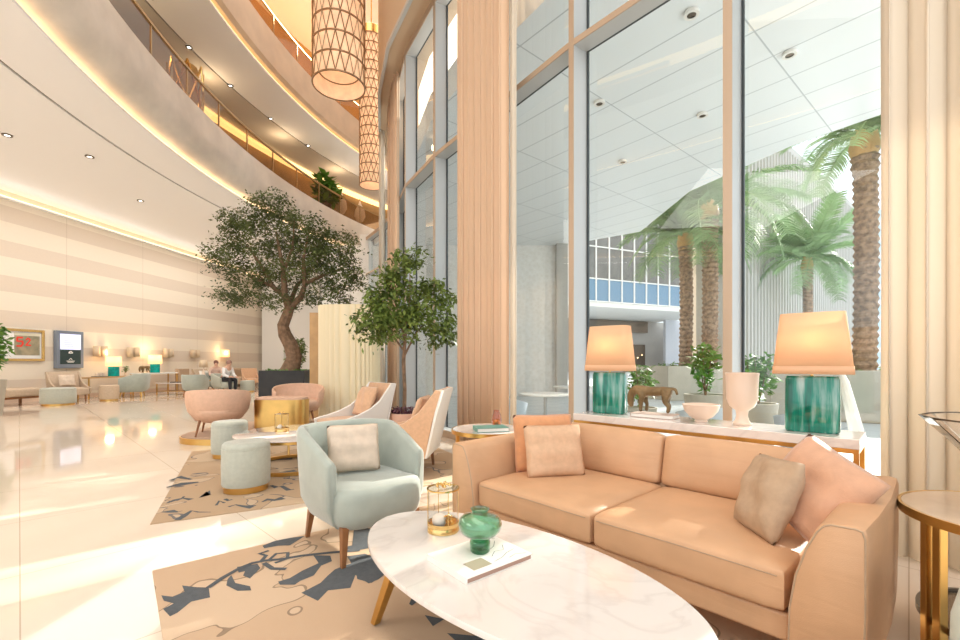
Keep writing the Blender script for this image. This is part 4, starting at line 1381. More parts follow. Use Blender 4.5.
tb = round_side_table('round side table with a green book on it, behind the left arm of the sofa', (.085, 4.28, 0), .36, .56, marble, (200, 320, 80))
book('green cloth-bound book on the round side table behind the sofa', (.10, 4.16, .5615), R(12), .30, .22, .035, book_t, paper)
rv = thing('bud_vase', 'small rose glass vase standing behind the green book on the side table', 'vase', (.16, 4.33, .5615))
M().lathe([(.001, .0), (.022, .0), (.045, .03), (.052, .075), (.042, .125), (.028, .16), (.030, .172), (.027, .172), (.025, .16), (.038, .125), (.048, .075), (.040, .03), (.001, .012)], 32, cap=False).build('glass_body', amber_g, rv)
M().lathe([(.001, .02), (.032, .03), (.036, .06), (.03, .08), (.001, .085)], 24).build('gold_core', brass, rv)

rt = round_side_table('round marble side table with a peach reflection in its top colour and a thick gold edge, right of the sofa', (2.115, 1.715, 0), .37, .60, peach_reflect_marble, (167, 177, 60, 300))
n = 64
m = M().lathe([(.001, .155), (.30, .155), (.30, .165), (.001, .165)], 56, cap=False); m.build('glass_shelf', smoke, rt)
m = M(); m.loft([[((.305 + q[0]) * cos(2 * PI * j / n), (.305 + q[0]) * sin(2 * PI * j / n), .16 + q[1]) for q in ((-.006, -.014), (.008, -.014), (.008, .014), (-.006, .014))] for j in range(n)], wrap=True, cap=False)
m.build('shelf_ring', darkmetal, rt)
gb = thing('glass_bowl', 'large flared clear glass bowl on the round side table at the right edge', 'bowl', (2.09, 1.69, .6015))
m = M(); n = 12; rs = []
for r, z in ((.001, 0), (.07, 0), (.06, .015), (.03, .04), (.10, .14), (.21, .28), (.295, .375), (.285, .372), (.195, .275), (.09, .145), (.001, .06)):
    rs.append([(r * (1 + .035 * (k % 2)) * cos(2 * PI * k / 24), r * (1 + .035 * (k % 2)) * sin(2 * PI * k / 24), z) for k in range(24)])
m.loft(rs, cap=False)
clr = mat('crystal', (1, 1, 1), 0.02, trans=1.0, ior=1.45)
m.build('glass_body', clr, gb, ang=8)
n = 48
m = M(); m.loft([[((.292 + q[0]) * cos(2 * PI * j / n), (.292 + q[0]) * sin(2 * PI * j / n), .374 + q[1]) for q in ((-.003, -.003), (.003, -.003), (.003, .003), (-.003, .003))] for j in range(n)], wrap=True, cap=False)
m.build('rim', darkmetal, gb)

# ------------------------------------------------------------------ round coffee table and ottomans
t2 = thing('round_coffee_table', 'round white marble coffee table behind the mint armchair', 'table', (-2.13, 5.10, ZR))
M().lathe([(.001, .365), (.60, .365), (.62, .372), (.62, .385), (.61, .389), (.001, .389)], 64, cap=False).build('marble_top', marble, t2)
m = M(); n = 64
m.loft([[((.57 + q[0]) * cos(2 * PI * j / n), (.57 + q[0]) * sin(2 * PI * j / n), .35 + q[1]) for q in ((-.012, -.016), (0, -.016), (0, .0145), (-.012, .0145))] for j in range(n)], wrap=True, cap=False)
m.build('gold_apron', gold, t2)
m = M()
m.loft([[((.50 + q[0]) * cos(2 * PI * j / n), (.50 + q[0]) * sin(2 * PI * j / n), q[1]) for q in ((-.03, 0), (0, 0), (0, .035), (-.03, .035))] for j in range(n)], wrap=True, cap=False)
m.build('base_ring', gold, t2)
for k in range(4):
    a = R(30 + 90 * k)
    m = M(); m.tube([(.485 * cos(a), .485 * sin(a), .03), (.55 * cos(a), .55 * sin(a), .34)], .014, 8); m.build('leg', gold, t2)


def ottoman(label, loc, r, h, fab, rz=0, base=None, group=None):
    if base:
        o = copy_tree(base); o.location = loc
        return relabel(o, label)
    t = thing('ottoman', label, 'ottoman', loc, rz, group)
    M().lathe([(.001, 0), (r * .93, 0), (r * .93, .055), (.001, .055)], 40, cap=False).build('gold_plinth', gold, t)
    M().lathe([(.001, .056), (r * .97, .056), (r, .07), (r * 1.01, h * .5), (r, h - .07), (r * .985, h - .055), (r * .99, h - .045), (r * .97, h - .02), (r * .90, h - .004), (r * .6, h), (.001, h + .002)], 48, cap=False).build('upholstery', fab, t, ang=60)
    m = M(); n_ = 40
    m.loft([[((r * .997 + q[0]) * cos(2 * PI * j / n_), (r * .997 + q[0]) * sin(2 * PI * j / n_), h - .058 + q[1]) for q in ((-.003, -.003), (.003, 0), (-.003, .003))] for j in range(n_)], wrap=True, cap=False)
    m.build('piping', fab, t)
    return t


ot = ottoman('pale mint round ottoman with a gold base, standing nearest on the brown rug', (-2.19, 4.17, .0095), .205, .45, mintp_f)
ottoman('pale mint round ottoman with a gold base, between round table and blush chair', (-3.16, 5.62, .0095), .205, .45, mintp_f, base=ot)

# ------------------------------------------------------------------ swoop lounge chairs
def lounge(label, loc, rz, group=None, fab=peach_f, backm=white_f, cush=True, w_=.68, sidem=None):
    """local +x is the front"""
    t = thing('lounge_chair', label, 'armchair', loc, rz, group)
    prof_t = [(-.50, .90), (-.44, .905), (-.36, .80), (-.26, .67), (-.12, .57), (.05, .50), (.22, .455), (.36, .43), (.41, .415)]
    prof_b = [(-.33, .20), (-.30, .19), (-.2, .19), (-.1, .19), (0, .19), (.1, .20), (.22, .21), (.34, .23), (.39, .26)]
    for s_ in (-1, 1):
        m = M(); rs = []
        for (xt, zt), (xb, zb) in zip(prof_t, prof_b):
            y0, y1 = s_ * (w_ / 2 - .045), s_ * w_ / 2
            rs.append([(xb, y0, zb), (xb, y1 - s_ * .02, zb), (.6 * xb + .4 * xt, y1, .5 * (zb + zt)), (xt, y1, zt - .01), (xt, (y0 + y1) / 2, zt), (xt, y0, zt - .01)])
        m.loft(rs); m.build('side_wing', sidem or fab, t, ang=50, bevel=.004)
    m = M()
    rs = [[(x0, -w_ / 2 + .002, z), (x0, w_ / 2 - .002, z), (x1, w_ / 2 - .002, z), (x1, -w_ / 2 + .002, z)] for x0, x1, z in ((-.35, -.33, .20), (-.41, -.385, .45), (-.465, -.44, .70), (-.515, -.485, .895))]
    m.loft(rs); m.build('back_panel', backm, t, ang=50)
    m = M()
    rs = [[(x0, -w_ / 2 + .05, z), (x0, w_ / 2 - .05, z), (x1, w_ / 2 - .05, z), (x1, -w_ / 2 + .05, z)] for x0, x1, z in ((-.32, -.20, .24), (-.38, -.28, .5), (-.44, -.37, .75), (-.48, -.43, .895))]
    m.loft(rs); m.build('inner_back', fab, t, bevel=.01)
    soft_box(-.24, .40, -w_ / 2 + .05, w_ / 2 - .05, .20, .415, .04, .02, 8).build('seat', fab, t, ang=60)
    for x, y in ((-.27, -.27), (-.27, .27), (.31, -.27), (.31, .27)):
        m = M(); ox = x * 1.08
        m.loft([[(x + a * .020, y + c * .020, .225) for a, c in ((-1, -1), (1, -1), (1, 1), (-1, 1))], [(ox + a * .012, y + c * .012, 0) for a, c in ((-1, -1), (1, -1), (1, 1), (-1, 1))]])
        m.build('leg', walnut, t, smooth=False)
    return t


def place(loc, rz, lx, ly, lz):
    return Matrix.Translation(loc) @ Matrix.Rotation(rz, 4, 'Z') @ Vector((lx, ly, lz))


LA = ((-.86, 4.93, .0095), R(174))
lounge('peach lounge chair with a white back shell seen from behind, beside the potted tree', *LA)
pillow('throw_pillow', 'peach cushion in the lounge chair that is seen from behind', 'cushion', peach_f, .44, .40, .12, place(*LA, -.20, 0, .64), (Matrix.Rotation(LA[1] + R(90), 4, 'Z') @ Matrix.Rotation(R(-20), 4, 'X')).to_euler(), 6)
LB = ((-1.80, 6.25, .0), R(222))
lounge('peach lounge chair with sides coloured sunlit white, facing left, in front of the fluted screen', *LB, backm=white_f, sidem=white_f)  # sunlight on the peach sides is put in as white
pillow('throw_pillow', 'peach cushion on the lounge chair in front of the fluted screen', 'cushion', peach_f, .50, .46, .13, place(*LB, -.20, 0, .64), (Matrix.Rotation(LB[1] + R(90), 4, 'Z') @ Matrix.Rotation(R(-22), 4, 'X')).to_euler(), 7)

# ------------------------------------------------------------------ platform group
pt = thing('carpeted_platform', 'low carpeted platform with a gold edge under the blush tub chair', 'platform', (-3.38, 7.35, 0))
def slab_ring(hx, hy, z): return sq_ring(hx, hy, z, 64, .5)
m = M(); m.loft([slab_ring(1.2, .98, 0), slab_ring(1.2, .98, .085)]); m.build('gold_edge', gold, pt)
m = M(); m.loft([slab_ring(1.18, .96, .0855), slab_ring(1.18, .96, .10)]); m.build('carpet_top', mat('blush_carpet', (.55, .38, .27), .95), pt)
# blush tub chairs: bowl shells on splayed legs
def bowl_chair(label, loc, rz, base=None):
    if base:
        o = copy_tree(base); o.location = loc; o.rotation_euler = (0, 0, rz)
        return relabel(o, label)
    t = thing('bowl_armchair', label, 'armchair', loc, rz)
    m = M(); rs = []; n_ = 40; a0, a1 = R(-35), R(215)
    for k in range(n_ + 1):
        a = a0 + (a1 - a0) * k / n_; q = sin(PI * k / n_) ** .7
        c, s_ = cos(a), sin(a); h = .56 + .14 * q; rx, ry = .44, .42
        rs.append([(c * rx * f, s_ * ry * f, z) for f, z in ((.45, .185), (.72, .23), (.93, .36), (1.0, .50 if h > .52 else h - .03), (1.0, h - .02), (.97, h), (.92, h - .01), (.88, .42), (.6, .36))])
    m.loft(rs); m.build('shell', pink_f, t, ang=60)
    M().lathe([(.001, .19), (.30, .22), (.38, .32), (.40, .38), (.36, .42), (.001, .435)], 40, cap=False).build('seat', pink_f, t, ang=70)
    for x, y in ((-.22, -.2), (.22, -.2), (-.2, .22), (.2, .22)):
        M().tube([(x, y, .26), (x * 1.25, y * 1.25, 0)], [.02, .012], 8).build('leg', walnut, t)
    return t


bc = bowl_chair('blush bowl-shaped tub chair seen from behind on the gold-edged platform', (-4.02, 6.85, .101), R(200))
bowl_chair('blush bowl-shaped tub chair behind the gold curved bench, beside the fluted screen', (-3.28, 8.05, .101), R(20), bc)
# second chair needs the platform below it
gbn = thing('gold_bench', 'curved gold-clad bench back on the platform behind the round table', 'bench', (-3.2, 7.2, .101))
m = M(); m.loft([sq_ring(.40, .20, 0, 56, .42), sq_ring(.40, .20, .50, 56, .42)]); m.build('gold_cladding', gold, gbn, ang=60)
m = M(); m.loft([sq_ring(.385, .185, .5005, 56, .42), sq_ring(.38, .18, .53, 56, .42), sq_ring(.34, .15, .54, 56, .42)]); m.build('top_pad', pink_f, gbn, ang=60)

# fluted screen
fs = thing('fluted_screen', 'tall cream fluted rounded screen between the indoor trees', 'screen', (-2.62, 8.95, 0))
m = M(); n_ = 34; r0 = []
for k in range(n_):
    for q, f in ((0, .97), (.2, 1.04), (.5, 1.07), (.8, 1.04)):
        a = 2 * PI * (k + q) / n_; c, s_ = cos(a), sin(a); e = .72
        r0.append((.56 * f * math.copysign(abs(c) ** e, c), .34 * f * math.copysign(abs(s_) ** e, s_)))
m.prism(r0, .0, 2.32)
cream_p = mat('cream_lacquer', (0.88, 0.76, 0.52), 0.5)
m.build('fluted_body', cream_p, fs, ang=50)
wp = M().box(-3.62, -3.32, 9.45, 9.52, 0, 2.25).build('wood_panel', wood, smooth=False)
tag(wp, 'narrow upright tan wood panel left of the fluted screen', 'panel')


# ------------------------------------------------------------------ indoor trees
def tree_trunk(m, paths):
    for pts, rad in paths:
        m.tube(pts, rad, 10)


pl = thing('stone_planter', 'square dark stone planter holding the large indoor tree', 'planter', (-4.22, 9.85, 0), R(4))
m = M(); m.loft([[(a * h, c * h, z) for a, c in ((-1, -1), (1, -1), (1, 1), (-1, 1))] for h, z in ((.47, 0), (.47, 1.02), (.42, 1.02), (.42, .9))]); m.build('box', darkstone, pl, smooth=False)
M().box(-.415, .415, -.415, .415, .86, .97).build('soil', soil, pl, smooth=False)
m = M(); rnd = random.Random(9)
for _ in range(1100):
    p = Vector((rnd.uniform(-.38, .38), rnd.uniform(-.38, .38), rnd.uniform(.97, 1.02))); leaf(m, p, rnd.uniform(.04, .08), rnd, .5)
m.build('ground_cover', bush_m, pl, norm=False, smooth=False)
bt_ = thing('indoor_tree', 'large olive-green indoor tree with a curved trunk, its crown under the balcony', 'tree', (-4.22, 9.85, .96))
m = M()
tree_trunk(m, [([(.02, 0, 0), (.04, 0, .12), (.10, .02, .35), (.02, .02, .62), (-.10, 0, .85), (-.14, 0, 1.05), (-.04, 0, 1.3), (0.02, 0, 1.5)], [.24, .19, .165, .15, .14, .12, .11, .10]),
               ([(0.0, 0, 1.4), (-.12, .05, 1.7), (-.45, .1, 1.95), (-.95, .1, 2.15)], [.085, .07, .045, .02]),
               ([(0.02, 0, 1.4), (-.08, -.05, 1.75), (-.1, -.1, 2.3), (-.25, -.1, 3.1)], [.085, .07, .05, .02]),
               ([(0.02, 0, 1.45), (.22, .1, 1.7), (.32, .1, 2.0), (.8, .2, 2.25), (1.15, .2, 2.35)], [.08, .07, .05, .03, .015]),
               ([(.3, .1, 1.95), (.35, -.1, 2.5), (.45, -.1, 3.0)], [.05, .035, .015]),
               ([(-.1, -.08, 2.2), (.15, -.2, 2.7), (.2, -.2, 3.3)], [.04, .03, .012]),
               ([(-.4, .1, 1.92), (-.6, -.1, 2.4), (-.9, -.1, 2.8)], [.04, .03, .012]),
               ([(0, 0, 1.5), (0.0, .4, 2.0), (.1, .9, 2.4)], [.06, .04, .015])])
m.build('trunk', bark, bt_)
m = M(); rnd = random.Random(11)
clumps(m, [(-.35, 0, 3.62, .50, .5, .38, 62), (-1.05, 0, 3.30, .50, .5, .40, 58), (-1.30, -.1, 2.55, .50, .5, .45, 62), (-1.25, 0, 1.75, .45, .5, .35, 42), (-.55, 0, 2.9, .75, .7, .5, 80), (.35, 0, 3.15, .65, .6, .45, 66),
           (.95, 0, 2.75, .55, .6, .42, 62), (1.25, 0, 2.15, .48, .5, .42, 60), (.45, 0, 2.35, .75, .7, .5, 80), (-.45, 0, 2.1, .75, .6, .45, 70), (.85, 0, 1.65, .55, .5, .28, 40), (-.3, -.1, 1.55, .55, .5, .22, 26), (.2, .5, 2.6, .9, .5, .6, 50)],
       27, .17, .075, rnd, .46)
m.build('foliage', olive_m, bt_, norm=False, smooth=False)

fp = thing('potted_tree', 'small ficus tree in a peach pot with purple plants beside the window wall', 'potted tree', (-1.10, 6.45, 0))
M().lathe([(.001, 0), (.165, 0), (.205, .45), (.20, .465), (.185, .465), (.18, .40), (.001, .40)], 40, cap=False).build('pot', terracotta, fp)
M().lathe([(.001, .40), (.172, .40), (.172, .425), (.001, .43)], 30, cap=False).build('soil', soil, fp)
m = M(); rnd = random.Random(5)
for k in range(420):
    a = rnd.uniform(0, 2 * PI); r = .19 * rnd.random() ** .5; leaf(m, Vector((r * cos(a), r * sin(a), .44 + rnd.uniform(0, .10))), .05, rnd, .5)
m.build('purple_plants', purple, fp, norm=False, smooth=False)
m = M(); tree_trunk(m, [([(0, 0, .42), (.01, 0, .8), (-.01, .01, 1.2), (.02, 0, 1.6), (0, 0, 1.9)], [.032, .027, .026, .024, .016]),
                        ([(.01, 0, 1.3), (.15, .05, 1.6), (.35, .1, 1.85)], [.016, .012, .006]), ([(.01, 0, 1.35), (-.18, 0, 1.6), (-.4, 0, 1.8)], [.016, .012, .006]),
                        ([(.0, 0, 1.6), (.1, -.1, 2.1), (.1, -.1, 2.5)], [.016, .012, .006]), ([(.0, 0, 1.55), (-.15, .1, 2.1), (-.2, .1, 2.5)], [.016, .012, .006])])
m.build('trunk', bark, fp)
m = M(); rnd = random.Random(12)
clumps(m, [(0, 0, 2.45, .42, .38, .30, 34), (-.42, 0, 2.12, .34, .35, .36, 32), (.45, 0, 2.05, .34, .35, .38, 34), (0, 0, 2.05, .55, .45, .4, 50), (-.45, 0, 1.72, .30, .3, .26, 26), (.50, 0, 1.65, .28, .3, .26, 26), (0, -.1, 1.72, .45, .4, .24, 34), (.1, 0, 2.72, .25, .25, .14, 10)],
       24, .13, .078, rnd, .5, .35)
m.build('foliage', leaf_m, fp, norm=False, smooth=False)
shrub('potted_shrub', 'dark green clipped shrub in a tall pot far behind the large indoor tree trunk', (-6.15, 14.9, 0), .32, .95, .42, 1.2, 900, .12, leaf_m, darkstone, 7)
shrub('potted_shrub', 'leafy green plant cut by the left edge beside the framed picture', (-10.95, 9.9, 0), .3, .8, .42, 1.5, 900, .15, bush_m, planter_m, 8)

# ------------------------------------------------------------------ far seating along the striped wall
def wp_at(y, off):
    return wallpt(y, off)


WR = wrz
# framed picture
fr = thing('framed_picture', 'gold-framed photograph with red numerals on the striped wall at the left edge', 'picture', wallpt(12.95, .012) + Vector((0, 0, 1.70)), wrz)
m = M()
hw_, hh = .78, .47
for y0, y1, z0, z1 in ((-hw_, hw_, hh - .07, hh), (-hw_, hw_, -hh, -hh + .07), (-hw_, -hw_ + .07, -hh + .07, hh - .07), (hw_ - .07, hw_, -hh + .07, hh - .07)):
    m.box(0, .06, y0, y1, z0, z1)
m.build('frame', brass, fr, smooth=False, bevel=.006)
M().box(0, .02, -hw_ + .07, hw_ - .07, -hh + .07, hh - .07).build('mount', white_p, fr, smooth=False)
pm = mat('photo_print', (0.25, 0.24, 0.16), .5, noise=.6, nscale=6, col2=(.42, .34, .22))
M().box(.0205, .026, -.02, hw_ - .12, -.30, .36).build('photograph', pm, fr, smooth=False)
M().box(.0265, .028, -.02, hw_ - .12, .28, .36).build('pale_band', mat('ochre_print', (.7, .66, .5), .6), fr, smooth=False)
red = mat('red_print', (0.85, 0.05, 0.03), .5)
m = M(); m.X = Matrix.Translation((.0285, .0, 0))
def strokes(m, segs, w_=.05):
    for (a, b_), (c, d) in segs:
        dx, dy = c - a, d - b_; l = math.hypot(dx, dy); n_ = (-dy / l * w_ / 2, dx / l * w_ / 2)
        m.add([(0, a + n_[0], b_ + n_[1]), (0, c + n_[0], d + n_[1]), (0, c - n_[0], d - n_[1]), (0, a - n_[0], b_ - n_[1])], [(0, 1, 2, 3)])
strokes(m, [((.20, .22), (.04, .22)), ((.05, .22), (.05, .10)), ((.05, .11), (.17, .11)), ((.18, .13), (.20, .04)), ((.20, .05), (.15, -.04)), ((.17, -.03), (.03, -.03))])
strokes(m, [((.28, .15), (.34, .22)), ((.34, .21), (.40, .15)), ((.40, .16), (.28, 0)), ((.27, -.0), (.42, -.0))], .04)
m.build('red_numerals', red, fr, smooth=False, norm=False)

# wall screen
sc = thing('wall_screen', 'dark-framed portrait display hung on the striped wall above the beige armchair', 'screen', wallpt(14.45, .012) + Vector((0, 0, 1.60)), wrz)
M().box(0, .12, -.43, .43, -.60, .60).build('housing', mat('grey_blue_metal', (.25, .29, .36), .35, .4), sc, smooth=False, bevel=.01)
M().box(.1205, .124, -.33, .33, .0, .50).build('lit_display', mat('lit_display', (.7, .72, .9), .4, emit=(.72, .76, 1.0), estr=.55), sc, smooth=False)
M().box(.1205, .124, -.33, .33, -.47, -.001).build('dark_display', mat('dark_display', (.035, .06, .06), .15), sc, smooth=False)
m = M()
for z in (.40, .34, .28, .22, .16, .10):
    m.box(.1242, .1248, -.22, .22 - .06 * (int(z * 50) % 3), z, z + .012)
m.build('text_lines', mat('grey_text', (.45, .47, .55), .6), sc, smooth=False)
m = M()
m.X = Matrix.Translation((.1245, 0, -.10)); strokes(m, [((-.07, 0), (0, .05)), ((0, .05), (.07, 0)), ((-.07, -.01), (.07, -.01))], .03)
m.X = Matrix.Translation((.1245, 0, -.33)); strokes(m, [((-.05, 0), (0, .05)), ((0, .05), (.05, 0))], .02); strokes(m, [((-.13, -.04), (.13, -.04)), ((-.10, -.075), (.10, -.075))], .022)
m.build('emblem', white_p, sc, smooth=False, norm=False)

# armchair, ottomans, bench
p = wallpt(13.6, 1.05)
lounge('beige lounge chair against the striped wall directly under the wall screen', (p.x, p.y, 0), R(-28), fab=beige_f, backm=beige_f, w_=.80)
pillow('throw_pillow', 'pale cushion in the beige lounge chair under the wall screen', 'cushion', cream_f, .42, .38, .12, place((p.x, p.y, 0), R(-28), -.18, 0, .64), (Matrix.Rotation(R(62), 4, 'Z') @ Matrix.Rotation(R(-20), 4, 'X')).to_euler(), 8)
ottoman('wide pale mint round ottoman in front of the beige lounge chair under the wall screen', (-11.75, 12.4, 0), .38, .49, mintp_f)
ottoman('small grey-beige round ottoman between the wall screen and the far teal lamps', (-11.5, 13.8, 0), .25, .49, beige_f)
bn = thing('upholstered_bench', 'beige bench with dark legs cut by the left edge', 'bench', (-12.95, 12.25, 0), wrz)
soft_box(-.4, .42, -.6, .6, .24, .47, .05, .02, 6).build('seat', beige_f, bn, ang=60)
M().box(-.36, .38, -.56, .56, .19, .245).build('frame', walnut, bn, smooth=False)
for x in (-.34, .36):
    for y in (-.53, .53):
        M().box(x - .025, x + .025, y - .025, y + .025, 0, .19).build('leg', walnut, bn, smooth=False)


def long_table(label, loc, rz, lx, ly, h, topm, legm_, name='console_table', cat='console table', shelf=False):
    t = thing(name, label, cat, loc, rz)
    M().box(-lx / 2, lx / 2, -ly / 2, ly / 2, h - .04, h).build('table_top', topm, t, smooth=False, bevel=.004)
    for x in (-1, 1):
        for y in (-1, 1):
            cx_, cy_ = x * (lx / 2 - .03), y * (ly / 2 - .03)
            M().box(cx_ - .016, cx_ + .016, cy_ - .016, cy_ + .016, 0, h - .04).build('leg', legm_, t, smooth=False)
    if shelf:
        M().box(-lx / 2 + .05, lx / 2 - .05, -ly / 2 + .02, ly / 2 - .02, .12, .14).build('shelf', legm_, t, smooth=False)
    return t


def wl(y, off, z=0):
    p = wallpt(y, off); return Vector((p.x, p.y, z))


long_table('gold-legged console table against the striped wall beneath the left far teal lamp', wl(15.3, .55), wrz, .45, 1.7, .70, wood, gold)
long_table('pale console table against the striped wall beneath the right far teal lamp', wl(17.4, .45), wrz, .45, 1.8, .78, white_p, gold)


def far_lamp(label, loc, rz, basem, h=.34, s=.24):
    return big_lamp(label, loc, rz, .15, .10, h, s, s * .93, .34, far_shade_m, basem, 9)


teal_b = mat('bright_teal_glaze', (0.0, 0.48, 0.46), 0.15, noise=.4, nscale=6)
far_lamp('far lit bright teal lamp, the left of the pair on the wall consoles', wl(15.55, .55, .702), wrz, teal_b)
far_lamp('far lit bright teal lamp, the right of the pair on the wall consoles', wl(17.4, .45, .782), wrz, teal_b)
# a lit wall lamp farther right and unlit paired wall shades
def wall_light(label, y, z, lit, group=None, w_=.22, n_=2, base=None):
    if base:
        o = copy_tree(base); o.location = wl(y, 0.001, z); return relabel(o, label)
    t = thing('wall_light', label, 'wall lamp', wl(y, 0.001, z), wrz, group)
    M().box(.0, .04, -.05, .05, -.08, .08).build('back_plate', brass, t, smooth=False)
    for k in range(n_):
        y0 = (k - (n_ - 1) / 2) * (w_ * 1.25)
        M().tube([(.04, 0, 0), (.14, y0, -.02)], .010, 6).build('arm', brass, t)
        M().lathe([(w_ * .46, -.16), (w_ * .42, .20)], 20, cap=False, cx=.15, cy=y0).build('shade', far_shade_m if lit else shade_off, t, solid=.004)
    return t


shade_off = cloth_mat('unlit_shade', (.88, .74, .55), .4)
w0 = wall_light('pair of unlit cream wall shades left of the left far teal lamp', 15.45, 1.55, False)
wall_light('pair of unlit cream wall shades between the two far teal lamps', 16.75, 1.55, False, base=w0)
wall_light('unlit cream wall shades immediately right of the right far teal lamp', 18.4, 1.55, False, base=w0)
wall_light('unlit cream wall shades between the right far teal lamp and the seated people', 19.9, 1.55, False, base=w0)
wlit = wall_light('lit rectangular wall lamp above the seated people', 21.9, 1.60, True, w_=.42, n_=1)
for y, z in ((15.6, 1.75), (17.4, 1.75), (21.7, 1.9)):
    d = bpy.data.lights.new('wall_glow', 'POINT'); d.energy = 14; d.color = (1, .68, .35); d.shadow_soft_size = .12
    o = bpy.data.objects.new('wall_glow', d); COL.objects.link(o); o.location = wl(y, .35, z - .25)

# small things on the far left console
tw = thing('tray', 'small tray with cups on the far gold-legged console', 'tray', wl(15.0, .6, .702), wrz)
M().box(-.12, .12, -.2, .2, 0, .02).build('tray_base', darkmetal, tw, smooth=False)
for k in range(3):
    M().lathe([(.03, 0), (.045, .10), (.04, .10), (.025, .01)], 14, cap=False).build('cup', white_c, tw, loc=(0, -.12 + .12 * k, .0205))
shrub('potted_plant', 'small green plant on the far console right of the left teal lamp', wl(16.02, .55, .702), .05, .12, .12, .25, 90, .07, bush_m, white_c, 12)
hz2 = copy_tree(ht); hz2.location = wl(16.95, .45, .785); hz2.rotation_euler = (0, 0, wrz + R(90)); hz2.scale = (1.3, 1.3, 1.3)
relabel(hz2, 'small bronze horse figure on the far pale console beside the right teal lamp')


# mint two-seat sofa
def tub_sofa(label, loc, rz, fab, s=(1.6, 1.05, 1.0)):
    t = tub_chair(label, loc, rz, fab, fab, gold)
    t.scale = s
    return t


ms = tub_chair('pale mint curved two-seat sofa in front of the far teal lamps', (-11.95, 15.35, 0), R(-62), mint_f, mint_f, gold, hw=.60, yb=.40, zb=.80, zf=.66)
ms['category'] = 'sofa'
long_table('long low white marble table in front of the seated people, right of the mint sofa', (-11.3, 16.55, 0), R(-8), 1.2, .55, .44, marble, gold, 'low_table', 'table', True)
long_table('second low table with a lower shelf, immediately left of the seated people', (-10.75, 17.3, 0), R(-8), .6, .45, .50, wood, gold, 'low_table', 'table', True)
tray2 = M().box(-.16, .16, -.1, .1, 0, .03).build('tray', darkmetal, None, (-11.3, 16.55, .4405), smooth=False)
tag(tray2, 'dark tray on the long low white table', 'tray')
shrub('potted_plant', 'small green plant in a pot on the long low white table', (-10.9, 16.5, .441), .05, .09, .10, .16, 80, .06, bush_m, peach_c, 14)
p = wallpt(19.6, .95)
lounge('cream lounge chair against the wall behind the long low white table', (p.x, p.y, 0), R(-20), fab=beige_f, backm=cream_f)
pillow('throw_pillow', 'pale cushion in the cream lounge chair behind the long low white table', 'cushion', white_f, .44, .40, .12, place((p.x, p.y, 0), R(-20), -.18, 0, .64), (Matrix.Rotation(R(70), 4, 'Z') @ Matrix.Rotation(R(-20), 4, 'X')).to_euler(), 8)
p = wallpt(18.6, .6)
bpil = M().box(-.10, .10, -.28, .28, 0, .92).build('leather_box', taupe_f, None, (p.x, p.y, 0), (0, 0, wrz), smooth=False, bevel=.02)
tag(bpil, 'upright brown padded stool end against the wall left of the cream lounge chair', 'stool')
p = wallpt(21.6, 1.7)
lounge('beige lounge chair against the wall, right of the seated people', (p.x, p.y, 0), R(-50), fab=peach_f, backm=beige_f)
ottoman('pale mint round ottoman far off, left of the dark square planter', (-9.35, 17.9, 0), .26, .46, mintp_f)
tl = thing('tall_lamp', 'slim unlit white lamp on the low table, left of the seated people', 'lamp', (-10.75, 17.3, .501))
M().lathe([(.10, 0), (.10, .02), (.05, .05), (.07, .2), (.05, .34), (.02, .40), (.02, .50)], 24).build('base', white_c, tl)
M().lathe([(.15, .50), (.12, .78)], 24, cap=False).build('lamp_shade', shade_off, tl, solid=.004)
long_table('dark side table with a bright top, right of the seated people', (-9.3, 19.6, 0), R(-8), .6, .5, .55, wood, darkmetal, 'side_table', 'side table')
tub_chair('pale mint tub chair with its back to the camera in front of the seated people', (-10.1, 15.75, 0), R(190), mint_f, mint_f, walnut, hw=.33)
br = thing('bench_sofa', 'brown-backed bench against the wall behind the seated people', 'sofa', wl(22.9, .6), wrz)
soft_box(-.35, .40, -1.1, 1.1, .12, .45, .05, .02, 6).build('seat', beige_f, br, ang=60)
soft_box(-.45, -.25, -1.1, 1.1, .12, .88, .05, 0, 6).build('backrest', taupe_f, br, ang=60)


